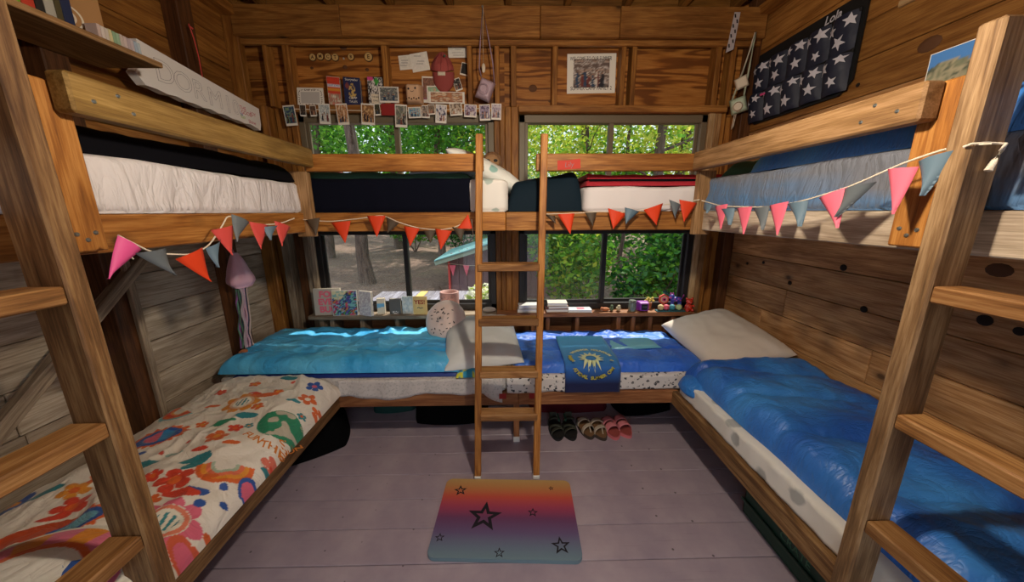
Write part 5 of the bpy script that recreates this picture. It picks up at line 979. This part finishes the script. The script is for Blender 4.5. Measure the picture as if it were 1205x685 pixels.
def shelfbook(label, y0, th, dp, h_, col, paint=None):
    x1 = -1.535; o = thing('book', label, 'book', (x1-dp/2, y0+th/2, ZH), 'books on the high left shelf'); mt = plain('sb_'+label[:16].replace(' ', '_'), col, .6)
    bb('spine', (x1-.003, y0, ZH), (x1, y0+th, ZH+h_), mt, o, .001); bb('cover', (x1-dp, y0, ZH), (x1-.003, y0+.003, ZH+h_), mt, o, .0005); bb('cover', (x1-dp, y0+th-.003, ZH), (x1-.003, y0+th, ZH+h_), mt, o, .0005); bb('pages', (x1-dp+.003, y0+.003, ZH+.003), (x1-.004, y0+th-.003, ZH+h_-.004), 'cream', o, 0); return o
for lab, y0, th, h_, c_ in (('lime green thing standing at the left end of the high shelf', 1.255, .036, .19, '78b82a'), ('orange red book beside the lime green one', 1.293, .034, .2, 'b83a24'), ('black wire bound book beside the orange red one', 1.33, .022, .21, '24221f'), ('white speckled book next to the wire bound one', 1.354, .028, .21, 'a8a498'), ('black and gold striped book on the high shelf', 1.384, .018, .21, '4c4428'), ('navy book beside the kraft notebook', 1.404, .03, .215, '1f2a4c')): shelfbook(lab, y0, th, .13, h_, c_)
kb = thing('kraft_notebook', 'kraft brown notebook with a round stamp on the high shelf', 'book', (-1.60, 1.47, ZH), 'books on the high left shelf')
plain('kraft', 'a87c4c', .8); Mk = frame_m((-1.625, 1.425, ZH), (.38, .92, 0), (0, 0, 1)); prism('cover', [(0, 0), (.15, 0), (.15, .19), (.14, .205), (0, .205)], .012, Mk @ Matrix.Translation((0, 0, -.012)), 'kraft', kb); prism('sticky_tab', [(.06, .20), (.13, .20), (.128, .222), (.064, .224)], .003, Mk @ Matrix.Translation((0, 0, -.008)), plain('tab_yellow', 'd8c878', .7), kb)
for r0, r1, m_ in ((.042, .036, 'cream'), (.024, .018, 'cream'), (.012, .004, 'disc_bark')):
    n = 24; V = [(r*math.cos(k*2*math.pi/n)+.055, r*math.sin(k*2*math.pi/n)+.055, .0008) for r in (r0, r1) for k in range(n)]; mk('stamp_ring', V, [(k, (k+1) % n, n+(k+1) % n, n+k) for k in range(n)], m_, kb, M=Mk)
cd = thing('card_row', 'row of small pale pastel cards along the high shelf edge', 'cards', (-1.56, 1.63, ZH))
for k, c_ in enumerate(('c8b0a8', 'd8ccc4', 'cfc4b8', 'd4c898', '8fae8c', '9cb89a', 'c8b8b0', 'd0bcb8', 'b8a8ac', 'c4b4b8', 'a8b8c8', 'b8c4cc')):
    bb('card', (-1.575, 1.50+k*.0132, ZH), (-1.53, 1.50+k*.0132+.0115, ZH+.045-.001*(k % 3)), plain('pastel_%s' % c_, c_, .6), cd, .001)
fb = thing('foam_sign', 'white foam board with pencilled DORM 10 hanging by the left stud', 'sign', (-1.74, 2.27, 2.08))
Yf = lambda y: y
outline = [(1.872, 2.305), (1.862, 2.19), (1.83, 2.15), (1.868, 2.105)]+[(1.87+k*.053, 2.100-.0015*k+(.010 if k % 2 else 0)*random.random()) for k in range(1, 15)]+[(2.655, 2.070), (2.668, 2.11), (2.672, 2.215), (2.28, 2.258)]
Mf = face_x((-1.74, 0, 0)); prism('board', outline, .045, Matrix.Translation((-.045, 0, 0)) @ Mf, 'foam_white', fb)
plain('pencil', '9a8e94', .9); plain('marker_red', 'c85a6a', .8); plain('marker_green', 'a8c86a', .8); plain('marker_blue', '4a58a8', .8)
for ch, yy, zz, sz in (('D', 1.985, 2.195, .15), ('O', 2.085, 2.185, .14), ('R', 2.18, 2.175, .14), ('M', 2.29, 2.165, .14), ('1', 2.385, 2.16, .14), ('0', 2.45, 2.16, .12)):
    text('pencil_letter', ch, sz, face_x((-1.7395, yy, zz)), 'pencil', fb, 0., outline=.0009)
for s_, yy, zz, m_ in (('THE', 2.51, 2.175, 'marker_red'), ('GOOD', 2.54, 2.15, 'marker_red'), ('Shine', 2.58, 2.105, 'marker_red'), ('fun', 2.50, 2.12, 'marker_green'), ('hi', 2.49, 2.135, 'marker_blue'), ('JOY', 2.60, 2.16, 'marker_red')): text('marker_word', s_, .032, face_x((-1.7393, yy, zz)), m_, fb, .0002)
rs = thing('red_string', 'thin red string hanging from the left stud to the foam sign', 'string', (-1.735, 2.2, 2.2)); tube('strand', [bx(222, 28, -1.76), bx(228, 45, -1.75), bx(234, 68, -1.74), Vector((-1.74, bx(240, 89, -1.73).y, 2.262))], .003, 'flag_red', rs, 5); tube('knot', [bx(222, 30, -1.76), bx(227, 34, -1.755)], .004, 'flag_red', rs, 5)
# pale bundle under the foam sign (rolled towel on the upper left bunk) and blue tape
for (x, y, w_, h_, lab) in ((130, 408, .10, .055, 'piece of blue tape on the left wall planks, upper one'), (144, 457, .09, .022, 'strip of blue tape on the left wall planks, lower one')):
    p = bx(x, y, XL+.002); tag(board('blue_tape', (XL+.0025, p.y, p.z), (.0012, w_, h_), 'tape_blue', None, Matrix.Rotation(.25, 3, 'X'), 0), lab, 'tape', 'blue tape pieces')
# pink mesh bag with a bundle of braided strings on the left stud
pb = thing('pink_bag', 'shiny pink pouch hanging on the dark left stud', 'bag', (-1.74, 2.2, 1.03)); P = []
for i in range(15):
    t = i/14; r = (.018+.062*min(1, t*1.3)**.8)*(1 if t < .86 else 1-(t-.86)*2.2); row = []
    for j in range(22):
        a = j/22*2*math.pi; k = 1+.12*noise.noise(Vector((math.cos(a)*2.5, math.sin(a)*2.5, t*2)))+.08*math.sin(a*5+t*2)*(1-t*.5); row.append((-1.735+.055/.07*r*k*math.cos(a), 2.205+.02*t+1.15*r*k*math.sin(a), 1.25-.225*t))
    P.append(row)
gridmesh('pouch', P, 'bag_pink', pb, closed_v=True, caps=True); tube('loop', [(-1.735, 2.205, 1.24), (-1.75, 2.20, 1.30), (-1.795, 2.20, 1.33)], .004, 'bag_pink', pb)
br = thing('braided_strings', 'bundle of multicoloured braided strings hanging below the pink pouch', 'strings', (-1.74, 2.16, .60))
BC = ['8a5a98', '3a6a6c', 'c8a0b0', '2f3a5c', '5a8a6a', 'b0a0a8', '5a3a4c', 'a8889c', '3c3c50', 'c8b8a8', '4a6a5a', 'b898a8', '2c2c3c', '907c98', 'c0a8a0', '5c8878']
for k, c_ in enumerate(BC):
    y0 = 2.185+(k % 5)*.013; pts = [(-1.745+.014*(k % 3)+.006*math.sin(q*1.3+k), y0+.006*math.sin(q*1.7+k*2)-.0055*q, 1.06-q*.043) for q in range(11)]; tube('strand', pts, 0.0060, plain('strand_%d' % k, c_, .8), br, 6)
ball('tassel_knot', (-1.735, 2.13, .60), (.028, .035, .022), 'clay_orange', br, 12)
# ------------------------------------------------------------ right wall: star organiser
og = thing('hanging_organizer', 'black wall organizer with white stars on the right wall', 'organizer', (1.79, 2.3, 2.10))
t = NT('org_fabric'); t.b.inputs['Base Color'].default_value = lin4('1c2236'); t.b.inputs['Roughness'].default_value = .6
_tc = t.add('ShaderNodeTexCoord'); _n = t.add('ShaderNodeTexNoise', i_Scale=25., i_Detail=3.); t.l(_tc.outputs['Object'], _n.inputs['Vector']); t.bump(_n.outputs['Fac'], .4, .008)
plain('org_black', '08080a', .8); plain('org_star', 'c4c2cc', .7)
Mo = lambda y, z, d=0: face_x((1.80-d, y, z), -1)
prism('backing', [(2.30-y, z-2.3) for y, z in ((2.68, 2.56), (2.69, 2.15), (2.64, 2.105), (2.0, 2.10), (1.935, 2.16), (1.93, 2.56))][::-1], .012, Mo(2.30, 2.3, -.012), 'org_black', og)
for z_, h_ in ((2.480, .02), (2.298, .022)): board('binding', (1.787, 2.31, z_), (.012, .74, h_), 'org_black', og)
tx = bx(981, 16, 1.786); text('name_lettering', 'Lola', .06, Mo(tx.y, 2.518, .013), 'org_star', og, .0004, .0008, shear=.15)
for row, (z0, z1) in enumerate(((2.305, 2.485), (2.112, 2.292))):
    for k in range(5):
        y1 = 2.68-k*.148; y0 = y1-.146; P = []; bul = .040+.016*((k*3+row) % 3)
        def bulge(u, v): return bul*(math.sin(math.pi*min(1, max(0, u)))**.6)*(.35+.65*v**.5 if v > 0 else .3)*(1 if v < .92 else .85)+.004*noise.noise(Vector((u*6+k*3, v*5, row*4)))
        for i in range(11): P.append([(1.788-bulge(j/10, i/10), y1+(y0-y1)*j/10, z0+(z1-z0)*i/10) for j in range(11)])
        po = gridmesh('pocket', P, 'org_fabric', og)
        rr = random.Random(row*7+k)
        for (u, v) in ((.28, .72), (.62, .30), (.80, .82)):
            u += rr.uniform(-.08, .08); v += rr.uniform(-.08, .08); r = .034*rr.uniform(.8, 1.15); rot = rr.uniform(0, 1.2); V = []
            sp = star_poly(r, .42, 5, rot)
            for x_, y_ in sp+[(0, 0)]:
                uu = min(.98, max(.02, u+x_/.146)); vv = min(.98, max(.03, v+y_/.18)); V.append((1.7815-bulge(uu, vv), y1+(y0-y1)*uu, z0+(z1-z0)*vv))
            mk('star', V, [(q, (q+1) % 10, 10) for q in range(10)], 'org_star', po)
ly = bx(905, 115, 1.75); board('pink_label', (1.735, 2.50, 2.262), (.004, .045, .014), 'flag_hotpink', og, Matrix.Rotation(.1, 3, 'X'))
# mint camera and cream tag on a cord left of the organizer
plain('mint', 'a8b8a0', .5); mc = thing('mint_camera', 'mint green instant camera hanging left of the star organizer', 'camera', (1.72, 2.66, 2.19))
hk = Vector((1.70, 2.60, 2.67)); Mm = frame_m((1.68, 2.655, 2.235), (.80, -.55, .25), (-.25, 0, 1))
pad('camera_body', .10, .105, .05, Mm, 'mint', mc, 18, 18, .22, .2); cz = Mm @ Vector((-.005, -.01, .045)); lathe('lens', [(.032, 0), (.032, .014), (.024, .018)], cz, 'cream', mc, 18, Mm.to_3x3().to_4x4())
tube('cord', [Mm @ Vector((-.03, .05, .02)), Vector((1.665, 2.63, 2.45)), hk, Vector((1.70, 2.62, 2.48)), Mm @ Vector((.04, .05, .02))], .006, plain('cord_mint', 'b8c0a8', .8), mc, 6); tube('wrist_loop', [Mm @ Vector((-.03, -.05, .02)), Vector((1.66, 2.66, 2.12)), Vector((1.66, 2.67, 2.08)), Vector((1.672, 2.67, 2.10)), Mm @ Vector((-.02, -.05, .02))], .003, 'rope_cream', mc, 5)
ct = thing('cream_pouch', 'small cream case on the same nail above the mint camera', 'case', (1.70, 2.63, 2.33)); Mt = frame_m((1.665, 2.63, 2.375), (.80, -.55, .35), (-.35, 0, 1)); pad('case_body', .075, .075, .03, Mt, 'cream', ct, 14, 14, .2, .2); tube('cord', [Mt @ Vector((.0, .035, .01)), Vector((1.675, 2.61, 2.55)), hk+Vector((-.008, 0, 0))], .003, 'rope_cream', ct, 5)
# patterned strip hanging from the header
a, b = by(868, 14, 2.64), by(858, 61, 2.64); sp_ = thing('patterned_strip', 'pale strip with dark oblong prints hanging from the header by the right corner', 'ribbon', b); d = (b-a).normalized(); Ms = frame_m((a+b)/2, d, Vector((1, 0, 0)).cross(d).cross(d)*-1)
Ms = frame_m((a+b)/2, -d.cross(Vector((0, 1, 0))), -d); 
if (Ms.to_3x3() @ Vector((0, 0, 1))).y > 0: Ms = frame_m((a+b)/2, d.cross(Vector((0, 1, 0))), -d)
Lh = (b-a).length; prism('strip', [(-.022, -Lh/2-.008), (.026, -Lh/2+.018), (.020, Lh/2), (-.02, Lh/2-.004)], .001, Ms, plain('strip_lilac', 'b8b0b4', .7), sp_)
for k in range(7): board('oblong_print', Ms @ Vector((.010*(1 if k % 2 else -1), -Lh/2+.035+k*.03, .0014)), (.010, .022, .0006), 'ink', sp_, Ms.to_3x3() @ Matrix.Rotation(.3, 3, 'Z'), 0)
# landscape postcard behind the right ladder
Ml = face_x((1.50, 1.235, 1.965), -1); pc_ = thing('postcard', 'landscape postcard with blue sky above the right upper bunk', 'postcard', (1.5, 1.235, 1.9))
prism('card', [(-.09, -.065), (.09, -.065), (.09, .065), (-.09, .065)], .001, Ml, 'white_paper', pc_); picture('picture', Ml, .175, .125, lambda u, v: np.array(lin('4a80c0')) if v > .62+.1*math.sin(u*5) else painter(90, ['8a8a70', '6a7058', 'a89c80', '4c5444'], 5)(u, v), pc_, 20, 16)
bb('clip_stick', (1.49, 1.20, 1.665), (1.505, 1.27, 1.90), 'wood_dark_stud', pc_)
# ------------------------------------------------------------ floor: mat, shoes, bags
G_ = [(0, '6f8894'), (.10, '6a7c90'), (.28, '66547c'), (.45, '6a3a62'), (.60, 'a23a58'), (.74, 'c4503c'), (.88, 'bc8048'), (1, 'b8965c')]
def mcol(x, y, z):
    t_ = np.clip(y/.45+.5, 0, 1); c = np.zeros((len(x), 3))
    for i in range(3): c[:, i] = np.interp(t_, [g[0] for g in G_], [lin(g[1])[i] for g in G_])
    return c
Mm_ = Tm(-.008, 1.408, .001, math.radians(-2.5)); mt_ = thing('floor_mat', 'sunset coloured bath mat with black star outlines on the floor', 'mat', (-.008, 1.408, 0))
n_ = 60; 
def rrect(w_, h_, r): 
    out = []
    for cx, cy, a0 in ((w_/2-r, h_/2-r, 0), (-w_/2+r, h_/2-r, 90), (-w_/2+r, -h_/2+r, 180), (w_/2-r, -h_/2+r, 270)): out += [(cx+r*math.cos(math.radians(a0+k*15)), cy+r*math.sin(math.radians(a0+k*15))) for k in range(7)]
    return out
def mat_pile():
    rings = []
    for s_, z_ in ((1, 0), (1.0, .010), (.996, .016), (.985, .019), (.96, .0195), (.8, .0195), (.6, .0195), (.4, .0195), (.2, .0195), (.02, .0195)): rings.append([(x*s_, y*s_, z_) for x, y in rrect(.69, .455, .035)])
    # resample radially with fine y steps is not needed: colour follows y
    A = np.array(rings); return A
A = mat_pile(); bm = bmesh.new(); vs = [bm.verts.new((x, y, 0)) for x, y in rrect(.69, .455, .035)]; bm.faces.new(vs); 
for k in range(1, 26): bmesh.ops.bisect_plane(bm, geom=bm.verts[:]+bm.edges[:]+bm.faces[:], plane_co=(0, -.2275+.455*k/26, 0), plane_no=(0, 1, 0))
V = [tuple((v.co.x, v.co.y, .0195)) for v in bm.verts]; bm.verts.index_update(); Fc = [tuple(v.index for v in f.verts) for f in bm.faces]; bm.free(); V = np.array(V)
mk('pile', V, Fc, 'fabric_soft', mt_, False, mcol(V[:, 0], V[:, 1], V[:, 2]), None, Mm_)
R_ = A[:4].reshape(-1, 3); nn = A.shape[1]; R_ = A[:4]; R_[3][:, 2] = .0194; R_[3][:, :2] = R_[0][:, :2]*.994
mk('rim', R_.reshape(-1, 3), [(i*nn+j, i*nn+(j+1) % nn, (i+1)*nn+(j+1) % nn, (i+1)*nn+j) for i in range(3) for j in range(nn)], 'fabric_soft', mt_, True, mcol(R_[..., 0].ravel(), R_[..., 1].ravel(), None)*.9, None, Mm_)
plain('mat_ink', '150f1a', .9)
for x, y, r, th in ((570, 608, .090, .021), (542, 577.5, .038, .0085), (627, 603.5, .028, .006), (648.5, 575, .016, .004), (517.5, 633, .024, .005), (587.5, 651, .026, .005), (660, 642.5, .046, .009)):
    p = bz(x, y, .0205); so = star_poly(r, .42, 5, math.pi/2+.1*math.sin(x)); si = star_poly(r-th*2.1, .40, 5, math.pi/2+.1*math.sin(x)); V = [(a+p.x, b+p.y, .0212+.001) for a, b in so]+[(a+p.x, b+p.y, .0222) for a, b in si]; mk('star_outline', V, [(i, (i+1) % 10, 10+(i+1) % 10, 10+i) for i in range(10)], 'mat_ink', mt_)
def sole(L, W, s):   # outline of a left (s=-1) or right (s=1) sandal, toe towards -Y
    out = []
    for k in range(28):
        a = k/28*2*math.pi; y = math.cos(a)*L/2; wv = W*(.5-.07*math.cos(a)-.05*math.cos(2*a)); out.append((math.sin(a)*wv*1.05+s*.006*math.cos(a*2), y))
    return out
def sandal(label, x, y, rz, s, solec, bed, strapc, kind, L=.235, W=.092):
    M = Tm(x, y, 0, rz); o = thing('sandal', label, 'sandal', (x, y, 0), 'sandals under the back bunk')
    ms, mb, mst = [plain('sd_%s_%s' % (n, c), c, .7, bump=.2, scale=60) if 'sd_%s_%s' % (n, c) not in MATS else MATS['sd_%s_%s' % (n, c)] for n, c in (('a', solec), ('b', bed), ('c', strapc))]
    prism('sole', sole(L, W, s), .02, M, ms, o); prism('footbed', [(a*.92, b*.95) for a, b in sole(L, W, s)], .006, M @ Matrix.Translation((0, 0, .02)), mb, o)
    def strap(yc, wd, hh, half=.5, skew=0.):
        P = [[(W*half*math.cos(t), yc+e+skew*math.cos(t), .018+hh*math.sin(t)**.7) for t in np.linspace(0, math.pi, 13)] for e in (-wd/2, -wd/4, wd/4, wd/2)]; Q = [[(a*.96, b, c-.004) for a, b, c in r] for r in P]
        gridmesh('strap', P+Q[::-1], mst, o, closed_u=True, M=M)
    if kind == 'slide': strap(-.035, .05, .055); strap(.028, .045, .058)
    elif kind == 'cork':
        strap(.03, .035, .052); strap(-.045, .03, .048, .5, .012); gridmesh('toe_strap', [[(.01+.004*math.cos(a), -.075+.03*t+.004*math.sin(a), .026+.03*t) for a in np.linspace(0, 6.28, 7)[:-1]] for t in (0, .5, 1)], mst, o, closed_v=True, M=M)
        board('buckle', M @ Vector((s*.046, .03, .05)), (.006, .02, .016), 'screw_steel', o)
    else:
        strap(-.06, .022, .045, .5, .015); strap(-.035, .02, .05, .5, -.015); strap(.045, .022, .06); board('heel_loop', M @ Vector((0, .095, .055)), (.05, .008, .06), mst, o); board('ankle_strap', M @ Vector((s*-.03, .05, .07)), (.012, .08, .02), 'fab_green', o)
for lab, x, y, rz, s, a, b, c, k in (('left sandal of the black strappy pair', .338, 2.10, .08, -1, '141414', '1c1a18', '3a3c30', 'strap'), ('right sandal of the black strappy pair', .438, 2.10, -.06, 1, '141414', '1c1a18', '3a3c30', 'strap'), ('left sandal of the beige cork pair', .548, 2.11, .2, -1, '3c3028', '7a5a3c', 'b8a894', 'cork'), ('right sandal of the beige cork pair', .636, 2.095, .06, 1, '3c3028', '7a5a3c', 'b8a894', 'cork'),
                                     ('left sandal of the pink pair', .722, 2.10, .14, -1, 'c86a70', '9c4a44', 'd07a80', 'slide'), ('right sandal of the pink pair', .81, 2.115, .1, 1, 'c86a70', '9c4a44', 'd07a80', 'slide')): sandal(lab, x, y, rz, s, a, b, c, k)
def duffel(label, x, y, rz, sx_, sy_, h_, mat, strapm, seed):
    o = thing('duffel_bag', label, 'bag', (x, y, 0), 'bags stowed under the bunks'); M = Tm(x, y, 0, rz)
    pad('bag_body', sx_, sy_, h_, M, mat, o, 34, 28, .3, .35, lambda a, b: .03*fbm(a*5+seed, b*5), None, 0, 2.2, rnd=.55)
    for e in (-.22, .22): tube('strap', [M @ Vector((sx_*e, -sy_*.42, h_*.35)), M @ Vector((sx_*e*.9, -sy_*.3, h_*.9)), M @ Vector((sx_*e*.8, 0, h_+.015)), M @ Vector((sx_*e, sy_*.3, h_*.9))], .012, strapm, o, 6)
    tube('zip', [M @ Vector((-sx_*.3, -.02, h_+.012)), M @ Vector((0, -.02, h_+.016)), M @ Vector((sx_*.3, -.02, h_+.012))], .005, 'nail_dark', o, 5)
plain('duffel_red', '5a1420', .8, bump=.4, scale=30, spec=.2); plain('duffel_black', '050506', .9, bump=.3, scale=20, spec=.1)
duffel('black duffel bag in the left corner under the bunks', -1.40, 2.03, .5, .62, .50, .24, 'duffel_black', 'leather_black', 1); duffel('black bag under the back bunk left of the ladder', -.42, 2.36, 0, .55, .36, .27, 'duffel_black', 'fab_navy', 2)
duffel('dark red duffel bag behind the sandals', .48, 2.43, 0, .62, .24, .26, 'duffel_red', 'leather_black', 3); duffel('black rucksack at the right end under the back bunk', 1.05, 2.42, .2, .45, .3, .24, 'duffel_black', 'fab_navy', 4)
o = pad('teal_bundle', .34, .2, .2, Tm(-.88, 2.44, 0, .1), plain('teal_cloth', '12403c', .85, bump=.4, scale=20), None, 26, 20, .35, .4, lambda a, b: .04*fbm(a*9, b*9), rnd=.7); tag(o, 'crumpled dark teal cloth under the cyan sleeping bag bunk', 'cloth')
for x0, y0, lab in ((1.20, .78, 'dark green storage crate under the right bunk'),):
    o = thing('storage_crate', lab, 'crate', (1.4, 1.1, 0)); x1, y1, h_ = 1.56, 1.42, .25
    bb('base', (x0, y0, .002), (x1, y1, .012), 'crate_green', o); bb('side', (x0, y0, .012), (x0+.008, y1, h_), 'crate_green', o); bb('side', (x1-.008, y0, .012), (x1, y1, h_), 'crate_green', o); bb('end', (x0, y0, .012), (x1, y0+.008, h_), 'crate_green', o); bb('end', (x0, y1-.008, .012), (x1, y1, h_), 'crate_green', o)
    for z_ in (.07, .15, .235): bb('rib', (x0-.012, y0-.01, z_), (x0, y1+.01, z_+.015), plain('crate_rim', '2a4034', .5) if z_ < .1 else 'crate_rim', o)
    text('moulded_lettering', 'CRATE', .05, face_x((x0-.0005, 1.12, .115), -1), plain('crate_text', '3c6a50', .6), o, .001); text('moulded_lettering', 'CR', .05, face_x((x0-.0125, .88, .115), -1), 'crate_text', o, .001)
for k, (c_, x, y) in enumerate((('3a2a3c', 1.36, 1.25), ('1c3a34', 1.40, 1.0))):
    o = pad('folded_cloth', .28, .26, .18, Tm(x, y, .013), plain('cl_'+c_, c_, .9), None, 16, 14, .3, .3, lambda a, b: .015*fbm(a*9, b*9)); tag(o, ('plum folded cloth at the far end of the green crate', 'dark green folded cloth at the near end of the green crate')[k], 'cloth')
